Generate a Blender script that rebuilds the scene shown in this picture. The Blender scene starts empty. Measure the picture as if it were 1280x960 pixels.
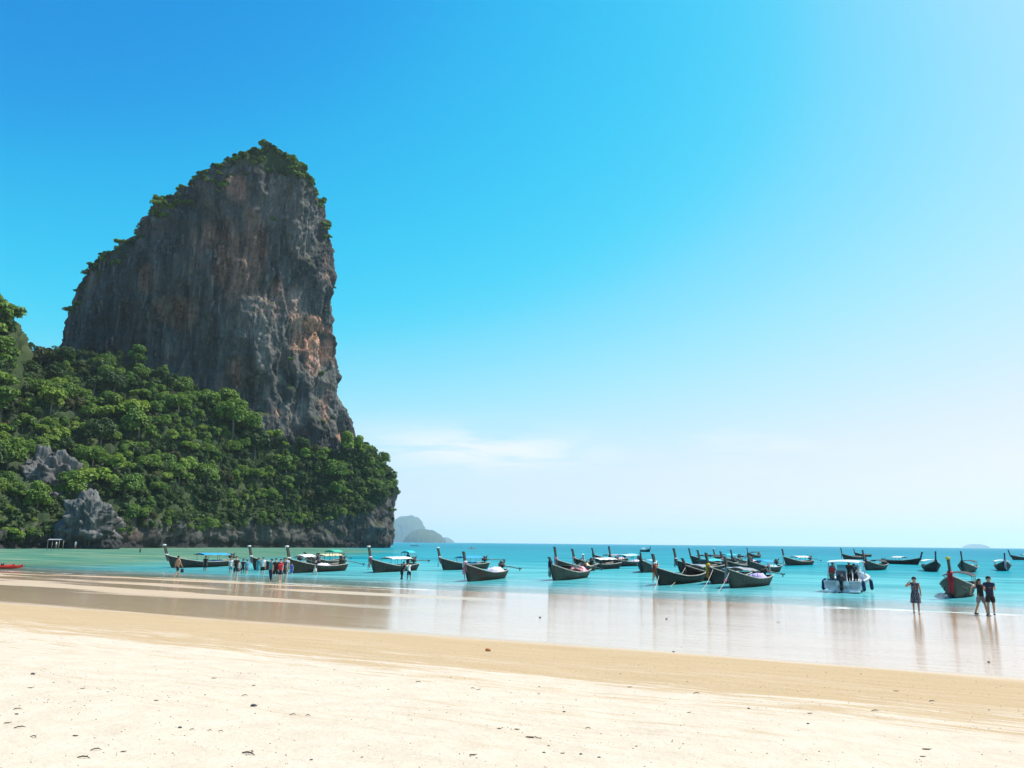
import bpy, bmesh, math, random
import numpy as np
from mathutils import Vector, Matrix, Euler

random.seed(7)
S = bpy.context.scene
COL = S.collection
R = math.radians

# ------------------------------------------------------------------ camera
CAM_H = 3.0
FPX = 1000.0                                   # focal length in pixels of a 1280 wide picture
cam_d = bpy.data.cameras.new('camera')
cam_d.sensor_width = 36.0
cam_d.lens = FPX / 1280 * 36.0
cam_d.clip_start = 0.1
cam_d.clip_end = 60000
cam = bpy.data.objects.new('camera', cam_d)
COL.objects.link(cam)
cam.matrix_world = (Matrix.Translation((0, 0, CAM_H)) @ Matrix.Rotation(R(90 + 11.25), 4, 'X')
                    @ Matrix.Rotation(R(0.58), 4, 'Z'))
S.camera = cam
CAMM = cam.matrix_world.copy()

# ------------------------------------------------------------------ sky and sun
SUN_AZ, SUN_EL = 72.0, 58.0                    # azimuth clockwise from the view direction (+Y)
SKY_STRENGTH = 0.15
EXPOSURE = 0.35
S.view_settings.view_transform = 'Standard'
S.view_settings.look = 'None'
S.view_settings.gamma = 1.0
S.view_settings.exposure = EXPOSURE
S.view_settings.use_curve_mapping = False
S.cycles.use_denoising = True
S.cycles.max_bounces = 6
S.cycles.diffuse_bounces = 2
S.cycles.glossy_bounces = 3
S.cycles.transparent_max_bounces = 12
S.cycles.volume_bounces = 1
S.cycles.sample_clamp_indirect = 6.0


def N(nt, typ, props=None, **inp):
    n = nt.nodes.new(typ)
    for k, v in (props or {}).items():
        setattr(n, k, v)
    for k, v in inp.items():
        key = int(k[1:]) if k[0] == 'i' and k[1:].isdigit() else k.replace('_', ' ')
        s = n.inputs[key]
        if isinstance(v, bpy.types.NodeSocket):
            nt.links.new(v, s)
        elif isinstance(v, bpy.types.Node):
            nt.links.new(v.outputs[0], s)
        else:
            if hasattr(s.default_value, '__len__') and not hasattr(v, '__len__'):
                v = [v] * len(s.default_value)
            if hasattr(s.default_value, '__len__') and len(v) == 3 and len(s.default_value) == 4:
                v = (*v, 1.0)
            s.default_value = v
    return n


def MATH(nt, op, a, b=0.0, c=0.0, clamp=False):
    return N(nt, 'ShaderNodeMath', {'operation': op, 'use_clamp': clamp}, i0=a, i1=b, i2=c).outputs[0]


def RNG(nt, v, a, b, c=0.0, d=1.0, smooth=False):
    return N(nt, 'ShaderNodeMapRange', {'interpolation_type': 'SMOOTHSTEP' if smooth else 'LINEAR'},
             Value=v, From_Min=a, From_Max=b, To_Min=c, To_Max=d).outputs[0]


def MIX(nt, f, a, b, mode='MIX'):
    return N(nt, 'ShaderNodeMix', {'data_type': 'RGBA', 'blend_type': mode}, i0=f, i6=a, i7=b).outputs[2]


def NOISE(nt, vec, scale, detail=4.0, rough=0.55, dist=0.0):
    return N(nt, 'ShaderNodeTexNoise', None, Vector=vec, Scale=scale, Detail=detail, Roughness=rough,
             Distortion=dist).outputs[0]


def SCALEV(nt, vec, s):
    return N(nt, 'ShaderNodeVectorMath', {'operation': 'MULTIPLY'}, i0=vec, i1=s).outputs[0]


world = bpy.data.worlds.new('World')
S.world = world
world.use_nodes = True
wt = world.node_tree
wt.nodes.clear()
gen = N(wt, 'ShaderNodeTexCoord').outputs['Generated']
sep = N(wt, 'ShaderNodeSeparateXYZ', None, i0=gen)
zl = MATH(wt, 'SQRT', MATH(wt, 'ADD', MATH(wt, 'MULTIPLY', sep.outputs[2], sep.outputs[2]), 0.006))
sky = N(wt, 'ShaderNodeTexSky', {'sky_type': 'NISHITA'})
sky.sun_disc = False
sky.sun_elevation = R(SUN_EL)
sky.sun_rotation = R(SUN_AZ)
sky.altitude = 0
sky.air_density = 1.0
sky.dust_density = 1.0
sky.ozone_density = 2.0
wt.links.new(N(wt, 'ShaderNodeCombineXYZ', None, i0=sep.outputs[0], i1=sep.outputs[1], i2=zl).outputs[0], sky.inputs[0])
# the photograph's vivid colour grade, the same over the whole sky
crv = N(wt, 'ShaderNodeRGBCurve', None, Color=SCALEV(wt, sky.outputs[0], (0.1, 0.1, 0.1)))
for ch, pts in enumerate((
        ((0, 0), (.12, 0), (.155, .015), (.185, .045), (.22, .18), (.265, .38), (.33, .62), (.40, .81), (.48, .92), (.6, .98), (1, 1)),
        ((0, 0), (.188, .29), (.23, .47), (.28, .62), (.35, .755), (.40, .82), (.52, .88), (.63, .94), (1, 1)),
        ((0, 0), (.20, .5), (.332, .75), (.40, .88), (.46, .94), (.55, .98), (1, 1)))):
    cm = crv.mapping.curves[ch]
    for p in pts[1:-1]:
        cm.points.new(*p)
crv.mapping.update()
hs = N(wt, 'ShaderNodeVectorMath', {'operation': 'SCALE'}, i0=crv.outputs[0])
hs.inputs['Scale'].default_value = 1.0 / (SKY_STRENGTH * 2 ** EXPOSURE)
# thin high cloud: a few long wisps low over the sea
el = MATH(wt, 'ARCSINE', sep.outputs[2])
az = MATH(wt, 'ARCTAN2', sep.outputs[0], sep.outputs[1])
cv = N(wt, 'ShaderNodeCombineXYZ', None, i0=az, i1=el, i2=0.0).outputs[0]
cn = NOISE(wt, SCALEV(wt, cv, (5.0, 26.0, 1.0)), 1.0, 6.0, 0.58, 0.4)
cmask = MATH(wt, 'MULTIPLY', RNG(wt, cn, 0.50, 0.70, 0, 1, True),
             MATH(wt, 'MULTIPLY', RNG(wt, el, 0.045, 0.09, 0, 1, True), RNG(wt, el, 0.17, 0.11, 0, 1, True)))
bank_a = MATH(wt, 'DIVIDE', MATH(wt, 'ADD', az, 0.035), 0.15)
bank_e = MATH(wt, 'DIVIDE', MATH(wt, 'SUBTRACT', el, MATH(wt, 'ADD', 0.112, MATH(wt, 'MULTIPLY', az, -0.04))), 0.026)
bank = MATH(wt, 'EXPONENT', MATH(wt, 'MULTIPLY', MATH(wt, 'ADD', MATH(wt, 'MULTIPLY', bank_a, bank_a), MATH(wt, 'MULTIPLY', bank_e, bank_e)), -1.0))
cn2 = NOISE(wt, SCALEV(wt, cv, (7.0, 40.0, 1.0)), 1.0, 7, 0.6, 0.6)
bank = MATH(wt, 'MULTIPLY', bank, RNG(wt, cn2, 0.30, 0.58, 0, 1, True))
cmask = MATH(wt, 'MAXIMUM', MATH(wt, 'MULTIPLY', cmask, 0.35), MATH(wt, 'MULTIPLY', bank, 0.95))
skyc = MIX(wt, cmask, hs.outputs[0], (5.0, 5.15, 5.3, 1))
bg = N(wt, 'ShaderNodeBackground', None, Color=skyc, Strength=SKY_STRENGTH)
N(wt, 'ShaderNodeOutputWorld', None, Surface=bg)

sun_d = bpy.data.lights.new('sun', 'SUN')
sun_d.energy = 4.8
sun_d.angle = R(0.53)
sun_d.color = (1.0, 0.955, 0.88)
sun = bpy.data.objects.new('sun', sun_d)
COL.objects.link(sun)
to_sun = Vector((math.sin(R(SUN_AZ)) * math.cos(R(SUN_EL)), math.cos(R(SUN_AZ)) * math.cos(R(SUN_EL)), math.sin(R(SUN_EL))))
sun.rotation_euler = to_sun.to_track_quat('Z', 'Y').to_euler()
sun.location = to_sun * 900


# ------------------------------------------------------------------ helpers
def ray(px, py):
    d = CAMM.to_3x3() @ Vector(((px - 640) / FPX, (480 - py) / FPX, -1.0))
    return d


def gp(px, py, z=0.0):
    """the point of height z seen at a place of the photograph"""
    d = ray(px, py)
    t = (z - CAM_H) / d.z
    return Vector((d.x * t, d.y * t, z))


def at(px, py, Y):
    d = ray(px, py)
    t = Y / d.y
    return Vector((d.x * t, Y, CAM_H + d.z * t))


_P = np.random.RandomState(3).permutation(4096).astype(np.int64)


def _grad(h, x, y, z):
    h = h & 15
    u = np.where(h < 8, x, y)
    v = np.where(h < 4, y, np.where((h == 12) | (h == 14), x, z))
    return np.where(h & 1, -u, u) + np.where(h & 2, -v, v)


def pn(p, sc=1.0, off=0.0):
    """gradient noise in about -1..1; p is (n,3), sc a scalar or three factors"""
    q = np.asarray(p, float) * np.asarray(sc, float) + off
    i = np.floor(q).astype(np.int64)
    f = q - i
    w = f * f * f * (f * (f * 6 - 15) + 10)
    res = 0
    for dx in (0, 1):
        for dy in (0, 1):
            for dz in (0, 1):
                h = _P[(_P[(_P[(i[:, 0] + dx) & 4095] + i[:, 1] + dy) & 4095] + i[:, 2] + dz) & 4095]
                g = _grad(h, f[:, 0] - dx, f[:, 1] - dy, f[:, 2] - dz)
                ww = (w[:, 0] if dx else 1 - w[:, 0]) * (w[:, 1] if dy else 1 - w[:, 1]) * (w[:, 2] if dz else 1 - w[:, 2])
                res = res + g * ww
    return res


def fbm(p, sc=1.0, octv=4, off=0.0, gain=0.5):
    r, a, s = 0, 1.0, np.asarray(sc, float)
    for k in range(octv):
        r = r + a * pn(p, s, off + 17.3 * k)
        a *= gain
        s = s * 2.03
    return r


def mesh_np(name, verts, faces, smooth=True):
    me = bpy.data.meshes.new(name)
    verts = np.asarray(verts, np.float32)
    faces = np.asarray(faces, np.int32)
    me.vertices.add(len(verts))
    me.vertices.foreach_set('co', verts.ravel())
    k = faces.shape[1]
    me.loops.add(faces.size)
    me.loops.foreach_set('vertex_index', faces.ravel())
    me.polygons.add(len(faces))
    me.polygons.foreach_set('loop_start', np.arange(0, faces.size, k, dtype=np.int32))
    me.polygons.foreach_set('loop_total', np.full(len(faces), k, np.int32))
    me.update(calc_edges=True)
    me.validate()
    if smooth:
        me.polygons.foreach_set('use_smooth', np.ones(len(me.polygons), bool))
    return me


def grid_faces(nr, nc, wrap=False):
    i, j = np.meshgrid(np.arange(nr - 1), np.arange(nc if wrap else nc - 1), indexing='ij')
    i, j = i.ravel(), j.ravel()
    j2 = (j + 1) % nc
    return np.stack([i * nc + j, i * nc + j2, (i + 1) * nc + j2, (i + 1) * nc + j], 1)


def link(name, me, m=None, parent=None):
    o = bpy.data.objects.new(name, me)
    COL.objects.link(o)
    if m is not None and me is not None and not me.materials:
        me.materials.append(m)
    if parent is not None:
        o.parent = parent
    return o


def tag(o, label=None, cat=None, group=None, kind=None):
    if label: o['label'] = label
    if cat: o['category'] = cat
    if group: o['group'] = group
    if kind: o['kind'] = kind
    return o


def empty(name, loc, rz=0.0):
    o = bpy.data.objects.new(name, None)
    COL.objects.link(o)
    o.location = loc
    o.rotation_euler = (0, 0, rz)
    o.empty_display_size = 0.3
    return o


def new_mat(name):
    m = bpy.data.materials.new(name)
    m.use_nodes = True
    m.node_tree.nodes.clear()
    return m, m.node_tree


def out(nt, sh):
    N(nt, 'ShaderNodeOutputMaterial', None, Surface=sh)


# ------------------------------------------------------------------ the shore frame: u runs seaward, v along the beach
NU = np.array([0.482, 0.876])
DV = np.array([0.876, -0.482])
U_WATER, U_WET = 44.5, 21.3


def beach_z(x, y):
    u = x * NU[0] + y * NU[1]
    v = x * DV[0] + y * DV[1]
    p = np.stack([x, y, 0 * x], -1).reshape(-1, 3)
    wob = (1.2 * pn(p, 0.03) + 0.5 * pn(p, 0.11)).reshape(np.shape(x))
    uu = u + wob
    us = [-400, -60, 0, 14, U_WET, U_WATER, 60, 90, 200, 900]
    zs = [7.0, 3.4, 1.46, 0.60, 0.17, 0.0, -0.35, -1.2, -3.5, -9]
    z = np.interp(uu, us, zs)
    dry = np.clip((20 - uu) / 6, 0, 1)
    z = z + dry * (0.035 * pn(p, 0.33).reshape(z.shape) + 0.014 * pn(p, 1.1).reshape(z.shape) + 0.006 * pn(p, 3.1).reshape(z.shape))
    bars = np.clip((uu - 22) / 5, 0, 1) * np.clip((46 - uu) / 3, 0, 1)
    q = np.stack([u * 0.22, v * 0.035, 0 * u], -1).reshape(-1, 3)
    z = z + bars * 0.022 * pn(q, 1.0, 5.0).reshape(z.shape)
    return z


def bz(x, y):
    return float(beach_z(np.array([float(x)]), np.array([float(y)]))[0])


def gb(px, py):
    """the place on the beach (or on the sea, if that is higher) seen at a point of the photograph"""
    z = 0.3
    for _ in range(12):
        p = gp(px, py, z)
        z = max(bz(p.x, p.y), 0.0)
    return Vector((p.x, p.y, z))


def uv_nodes(nt):
    pos = N(nt, 'ShaderNodeNewGeometry').outputs['Position']
    u = N(nt, 'ShaderNodeVectorMath', {'operation': 'DOT_PRODUCT'}, i0=pos, i1=(NU[0], NU[1], 0)).outputs['Value']
    v = N(nt, 'ShaderNodeVectorMath', {'operation': 'DOT_PRODUCT'}, i0=pos, i1=(DV[0], DV[1], 0)).outputs['Value']
    vec = N(nt, 'ShaderNodeCombineXYZ', None, i0=u, i1=v, i2=0.0).outputs[0]
    return pos, u, v, vec


# sand ------------------------------------------------------------
m_sand, nt = new_mat('sand')
pos, u, v, uvv = uv_nodes(nt)
st1 = NOISE(nt, SCALEV(nt, uvv, (0.9, 0.09, 1)), 1.0, 5, 0.6)
st2 = NOISE(nt, SCALEV(nt, uvv, (3.2, 0.35, 1)), 1.0, 5, 0.65)
fine = NOISE(nt, pos, 55.0, 3, 0.7)
mid = NOISE(nt, pos, 2.2, 5, 0.6)
uj = MATH(nt, 'ADD', u, MATH(nt, 'MULTIPLY', MATH(nt, 'SUBTRACT', st1, 0.5), 9.0))
uj2 = MATH(nt, 'ADD', uj, MATH(nt, 'MULTIPLY', MATH(nt, 'SUBTRACT', st2, 0.5), 10.0))
damp = RNG(nt, uj2, 12.6, 14.0, 0, 1, True)
st3 = NOISE(nt, SCALEV(nt, uvv, (6.5, 0.55, 1)), 1.0, 5, 0.62)
st4 = NOISE(nt, SCALEV(nt, uvv, (0.7, 0.16, 1)), 1.0, 3, 0.5)
strk = MATH(nt, 'MULTIPLY', RNG(nt, MATH(nt, 'ADD', st3, MATH(nt, 'MULTIPLY', st4, 0.5)), 0.80, 0.92, 0, 1, True), RNG(nt, u, 5.5, 13.0, 0.12, 0.85))
damp = MATH(nt, 'MAXIMUM', damp, strk)
dryback = MATH(nt, 'MULTIPLY', RNG(nt, MATH(nt, 'ADD', st3, MATH(nt, 'MULTIPLY', st4, 0.5)), 0.72, 0.62, 0, 0.7, True), RNG(nt, u, 19.0, 14.0))
damp = MATH(nt, 'MULTIPLY', damp, MATH(nt, 'SUBTRACT', 1.0, dryback))
uw = MATH(nt, 'ADD', u, MATH(nt, 'MULTIPLY', MATH(nt, 'SUBTRACT', st1, 0.5), 1.6))
wet = RNG(nt, uw, U_WET - 0.5, U_WET + 0.9, 0, 1, True)
# raised bars in the wet zone that have drained
bar = MATH(nt, 'MULTIPLY', RNG(nt, NOISE(nt, SCALEV(nt, uvv, (0.28, 0.03, 1)), 1.0, 4, 0.55), 0.52, 0.60, 0, 1, True),
           MATH(nt, 'MULTIPLY', RNG(nt, v, -18.0, -36.0, 0, 0.65), RNG(nt, uw, 25, 28)))
dryc = MIX(nt, RNG(nt, mid, 0.35, 0.65), (0.565, 0.465, 0.36, 1), (0.625, 0.53, 0.42, 1))
dryc = MIX(nt, RNG(nt, fine, 0.36, 0.62, 0.0, 1.0), MIX(nt, 0.22, dryc, (0.36, 0.28, 0.19, 1)), dryc)
dampc = MIX(nt, RNG(nt, st2, 0.3, 0.7), (0.47, 0.335, 0.195, 1), (0.54, 0.40, 0.25, 1))
dampc = MIX(nt, RNG(nt, fine, 0.40, 0.66, 0.35, 0.0), dampc, (0.27, 0.185, 0.10, 1))
wetc = MIX(nt, RNG(nt, st2, 0.3, 0.7), (0.55, 0.365, 0.225, 1), (0.67, 0.485, 0.33, 1))
c = MIX(nt, damp, dryc, dampc)
c = MIX(nt, wet, c, wetc)
c = MIX(nt, MATH(nt, 'MULTIPLY', bar, wet), c, (0.44, 0.33, 0.21, 1))
wetg = MATH(nt, 'MULTIPLY', wet, MATH(nt, 'SUBTRACT', 1.0, bar))
rough = RNG(nt, wetg, 0, 1, 0.95, RNG(nt, u, 24, 42, 0.08, 0.05))
bh = MATH(nt, 'ADD', MATH(nt, 'MULTIPLY', fine, 0.006), MATH(nt, 'MULTIPLY', NOISE(nt, pos, 9.0, 5, 0.6), 0.03))
bmp = N(nt, 'ShaderNodeBump', None, Strength=RNG(nt, wetg, 0, 1, 0.9, 0.0), Distance=1.0, Height=bh)
rip = NOISE(nt, SCALEV(nt, uvv, (2.4, 0.30, 1)), 1.0, 6, 0.68)
bmp2 = N(nt, 'ShaderNodeBump', None, Strength=RNG(nt, wetg, 0, 1, 0.0, 0.075), Distance=0.16, Height=rip, Normal=bmp)
ps = N(nt, 'ShaderNodeBsdfPrincipled', None, Base_Color=c, Roughness=rough, IOR=RNG(nt, wetg, 0, 1, 1.1, 2.3),
       Normal=bmp2)
out(nt, ps)

# sea -------------------------------------------------------------
m_sea, nt = new_mat('sea_water')
pos, u, v, uvv = uv_nodes(nt)
dist = N(nt, 'ShaderNodeVectorMath', {'operation': 'LENGTH'}, i0=pos).outputs['Value']
edge = NOISE(nt, SCALEV(nt, uvv, (0.35, 0.06, 1)), 1.0, 4, 0.6)
us = MATH(nt, 'ADD', u, MATH(nt, 'MULTIPLY', MATH(nt, 'SUBTRACT', edge, 0.5), 3.0))
patch = NOISE(nt, SCALEV(nt, pos, (0.02, 0.045, 1)), 1.0, 5, 0.6)
deep = RNG(nt, u, 90, 420, 0, 1)
c1 = MIX(nt, RNG(nt, us, 45, 55, 0, 1, True), (0.30, 0.47, 0.43, 1), (0.08, 0.37, 0.385, 1))
c2 = MIX(nt, RNG(nt, us, 60, 130, 0, 1, True), c1, (0.008, 0.265, 0.315, 1))
c3 = MIX(nt, deep, c2, (0.000, 0.205, 0.285, 1))
c3 = MIX(nt, RNG(nt, patch, 0.45, 0.70, 0, 0.5), c3, (0.002, 0.14, 0.20, 1))
sx = N(nt, 'ShaderNodeSeparateXYZ', None, i0=pos)
ex_ = MATH(nt, 'DIVIDE', MATH(nt, 'ADD', sx.outputs[0], 118.0), 84.0)
ey_ = MATH(nt, 'DIVIDE', MATH(nt, 'SUBTRACT', sx.outputs[1], 190.0), 230.0)
refl_green = MATH(nt, 'ADD', MATH(nt, 'ADD', MATH(nt, 'MULTIPLY', ex_, ex_), MATH(nt, 'MULTIPLY', ey_, ey_)), MATH(nt, 'MULTIPLY', MATH(nt, 'SUBTRACT', patch, 0.5), 0.5))  # green reflection of the jungle, put into the water colour as an ellipse
c3 = MIX(nt, RNG(nt, refl_green, 1.2, 0.65, 0, 0.85, True), c3, MIX(nt, RNG(nt, patch, 0.35, 0.65), (0.13, 0.225, 0.115, 1), (0.075, 0.19, 0.12, 1)))
streak = NOISE(nt, SCALEV(nt, uvv, (0.22, 0.05, 1)), 1.0, 7, 0.68, 0.4)  # lighter and darker wave facets, put into the water colour
c3 = MIX(nt, RNG(nt, streak, 0.50, 0.36, 0, 0.5), c3, MIX(nt, 1.0, c3, (3.0, 1.35, 1.3, 1), 'MULTIPLY'))
c3 = MIX(nt, RNG(nt, streak, 0.48, 0.64, 0, 0.65), c3, MIX(nt, 1.0, c3, (0.45, 0.62, 0.66, 1), 'MULTIPLY'))
wav1 = NOISE(nt, SCALEV(nt, uvv, (0.9, 0.33, 1)), 1.0, 5, 0.6, 0.5)
wav2 = NOISE(nt, SCALEV(nt, uvv, (0.12, 0.035, 1)), 1.0, 4, 0.55, 0.3)
hgt = MATH(nt, 'ADD', MATH(nt, 'MULTIPLY', wav1, 0.25), MATH(nt, 'MULTIPLY', wav2, 1.4))
bmp = N(nt, 'ShaderNodeBump', None, Strength=RNG(nt, us, 44, 60, 0.15, 0.8), Distance=0.55, Height=hgt)
dif = N(nt, 'ShaderNodeBsdfDiffuse', None, Color=c3, Normal=bmp)
clear = N(nt, 'ShaderNodeBsdfTransparent', None, Color=(0.80, 0.94, 0.90, 1))
body = N(nt, 'ShaderNodeMixShader', None, i0=RNG(nt, us, 44.5, 53, 0.15, 1.0), i1=clear, i2=dif)
gl = N(nt, 'ShaderNodeBsdfGlossy', None, Color=(1, 1, 1, 1), Roughness=0.14, Normal=bmp)
fr = N(nt, 'ShaderNodeFresnel', None, IOR=1.33, Normal=bmp)
fac = MATH(nt, 'MULTIPLY', fr, RNG(nt, us, 45, 70, 0.8, 0.15))
fac = MATH(nt, 'MINIMUM', fac, 0.58)
surf = N(nt, 'ShaderNodeMixShader', None, i0=fac, i1=body, i2=gl)
# thin line of foam where the water meets the sand
fn = NOISE(nt, SCALEV(nt, uvv, (1.6, 0.5, 1)), 1.0, 5, 0.7)
uf = MATH(nt, 'ADD', u, MATH(nt, 'MULTIPLY', MATH(nt, 'SUBTRACT', NOISE(nt, SCALEV(nt, uvv, (0.05, 0.045, 1)), 1.0, 5, 0.55), 0.5), 6.0))
fo = MATH(nt, 'MULTIPLY', RNG(nt, uf, 43.4, 43.6, 0, 1, True), RNG(nt, uf, 44.6, 43.8, 0, 1, True))
fo = MATH(nt, 'MULTIPLY', fo, RNG(nt, fn, 0.44, 0.62, 0, 0.95))
line2 = MATH(nt, 'MULTIPLY', RNG(nt, us, 49.5, 50.2, 0, 1, True), RNG(nt, us, 51.4, 50.4, 0, 1, True))
fo = MATH(nt, 'ADD', fo, MATH(nt, 'MULTIPLY', line2, RNG(nt, fn, 0.56, 0.72, 0, 0.5)), 0, True)
foam = N(nt, 'ShaderNodeBsdfDiffuse', None, Color=(0.8, 0.8, 0.78, 1))
surf = N(nt, 'ShaderNodeMixShader', None, i0=fo, i1=surf, i2=foam)
out(nt, surf)


def polar(r0, r1, nr, a0, a1, na):
    r = np.geomspace(r0, r1, nr)
    a = np.radians(np.linspace(a0, a1, na))
    rr, aa = np.meshgrid(r, a, indexing='ij')
    return rr * np.sin(aa), rr * np.cos(aa)


x, y = polar(0.6, 1200, 520, -180, 180, 721)
z = beach_z(x, y)
me = mesh_np('beach', np.stack([x, y, z], -1).reshape(-1, 3), grid_faces(520, 721))
tag(link('beach', me, m_sand), 'pale sandy beach with a wet shining strip at the water', kind='structure')

x, y = polar(16, 26000, 660, -75, 75, 601)
p = np.stack([x, y, 0 * x], -1).reshape(-1, 3)
uu, vv = p[:, :2] @ NU, p[:, :2] @ DV
q = np.stack([uu, vv, 0 * uu], -1)
amp = np.clip((uu - U_WATER) / 25, 0.0, 1) * np.clip(1 - np.hypot(p[:, 0], p[:, 1]) / 900, 0, 1)
p[:, 2] = amp * (0.045 * pn(q, (0.30, 0.09, 1), 2.5) + 0.05 * pn(q, (0.12, 0.04, 1), 8.5) + 0.018 * pn(q, (0.8, 0.3, 1), 4.5))
me = mesh_np('sea', p, grid_faces(660, 601))
tag(link('sea', me, m_sea), 'calm turquoise sea reaching to the horizon', kind='structure')


# ------------------------------------------------------------------ limestone massif
def rock_mat(name, base=(0.088, 0.087, 0.086), dark=(0.022, 0.023, 0.025), pale=(0.25, 0.24, 0.225)):
    m, nt = new_mat(name)
    pos = N(nt, 'ShaderNodeNewGeometry').outputs['Position']
    st = NOISE(nt, SCALEV(nt, pos, (0.16, 0.16, 0.022)), 1.0, 7, 0.62, 0.5)
    st2 = NOISE(nt, SCALEV(nt, pos, (0.55, 0.55, 0.05)), 1.0, 6, 0.65, 0.3)
    bl = NOISE(nt, pos, 0.05, 6, 0.6)
    fine = NOISE(nt, pos, 0.9, 6, 0.7)
    c = MIX(nt, RNG(nt, st, 0.38, 0.60), dark, base)
    c = MIX(nt, RNG(nt, st2, 0.56, 0.72, 0, 0.75), c, pale)
    c = MIX(nt, RNG(nt, bl, 0.55, 0.72, 0, 0.5), c, (0.20, 0.125, 0.10, 1))
    c = MIX(nt, RNG(nt, st2, 0.46, 0.34, 0, 0.8), c, (0.03, 0.034, 0.038, 1))
    c = MIX(nt, RNG(nt, fine, 0.35, 0.65, 0.0, 0.45), c, MIX(nt, 0.5, c, (0.03, 0.035, 0.03, 1)))
    orange = N(nt, 'ShaderNodeAttribute', {'attribute_name': 'orange'}).outputs['Fac']
    of = MATH(nt, 'MULTIPLY', orange, RNG(nt, MATH(nt, 'ADD', MATH(nt, 'MULTIPLY', fine, 0.5), MATH(nt, 'MULTIPLY', st2, 0.5)), 0.40, 0.56, 0.05, 1))
    c = MIX(nt, of, c, MIX(nt, RNG(nt, st2, 0.35, 0.65), (0.52, 0.17, 0.08, 1), (0.66, 0.36, 0.25, 1)))
    chk = N(nt, 'ShaderNodeAttribute', {'attribute_name': 'chalk'}).outputs['Fac']
    cf = MATH(nt, 'MULTIPLY', chk, RNG(nt, MATH(nt, 'ADD', MATH(nt, 'MULTIPLY', st2, 0.6), MATH(nt, 'MULTIPLY', fine, 0.4)), 0.38, 0.56, 0, 1))
    c = MIX(nt, cf, c, (0.34, 0.30, 0.265, 1))  # pale streaks and sunlit bits of the face, put into the rock colour
    moss = N(nt, 'ShaderNodeAttribute', {'attribute_name': 'moss'}).outputs['Fac']
    mf = RNG(nt, MATH(nt, 'ADD', moss, MATH(nt, 'MULTIPLY', MATH(nt, 'SUBTRACT', fine, 0.5), 0.9)), 0.42, 0.62, 0, 0.92)
    c = MIX(nt, mf, c, MIX(nt, RNG(nt, bl, 0.4, 0.6), (0.030, 0.050, 0.020, 1), (0.055, 0.080, 0.028, 1)))
    tide = N(nt, 'ShaderNodeSeparateXYZ', None, i0=pos).outputs[2]
    c = MIX(nt, RNG(nt, MATH(nt, 'ADD', tide, MATH(nt, 'MULTIPLY', fine, 3.0)), 6.2, 3.6, 0, 0.85), c, (0.03, 0.031, 0.033, 1))
    h = MATH(nt, 'ADD', MATH(nt, 'MULTIPLY', st2, 1.2), MATH(nt, 'MULTIPLY', fine, 0.7))
    b = N(nt, 'ShaderNodeBump', None, Strength=0.7, Distance=0.9, Height=h)
    out(nt, N(nt, 'ShaderNodeBsdfPrincipled', None, Base_Color=c, Roughness=0.92, IOR=1.25, Normal=b))
    return m


m_rock = rock_mat('limestone')
m_rock2 = rock_mat('sea_cliff_limestone', (0.10, 0.097, 0.09), (0.03, 0.029, 0.027), (0.26, 0.245, 0.22))
CD = 425.0                                        # distance of the great face
PHI = math.atan2(-0.345, 1.0)                     # its bearing
VD = Vector((math.sin(PHI), math.cos(PHI)))       # away from the beach
VR = Vector((math.cos(PHI), -math.sin(PHI)))      # along the face


def plane_uz(px, py, dist):
    d = ray(px, py)
    t = dist / (d.x * VD.x + d.y * VD.y)
    return (d.x * VR.x + d.y * VR.y) * t, CAM_H + d.z * t


def uvz(u, v, z):
    return np.stack([VR.x * u + VD.x * v, VR.y * u + VD.y * v, z], -1)


def attr(me, name, vals):
    a = me.attributes.new(name, 'FLOAT', 'POINT')
    a.data.foreach_set('value', np.asarray(vals, np.float32))


def normals_grid(P, wrap):
    du = (np.roll(P, -1, 1) - np.roll(P, 1, 1)) if wrap else np.gradient(P, axis=1)
    dv = np.gradient(P, axis=0)
    n = np.cross(du, dv)
    return n / (np.linalg.norm(n, axis=-1, keepdims=True) + 1e-9)


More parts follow.
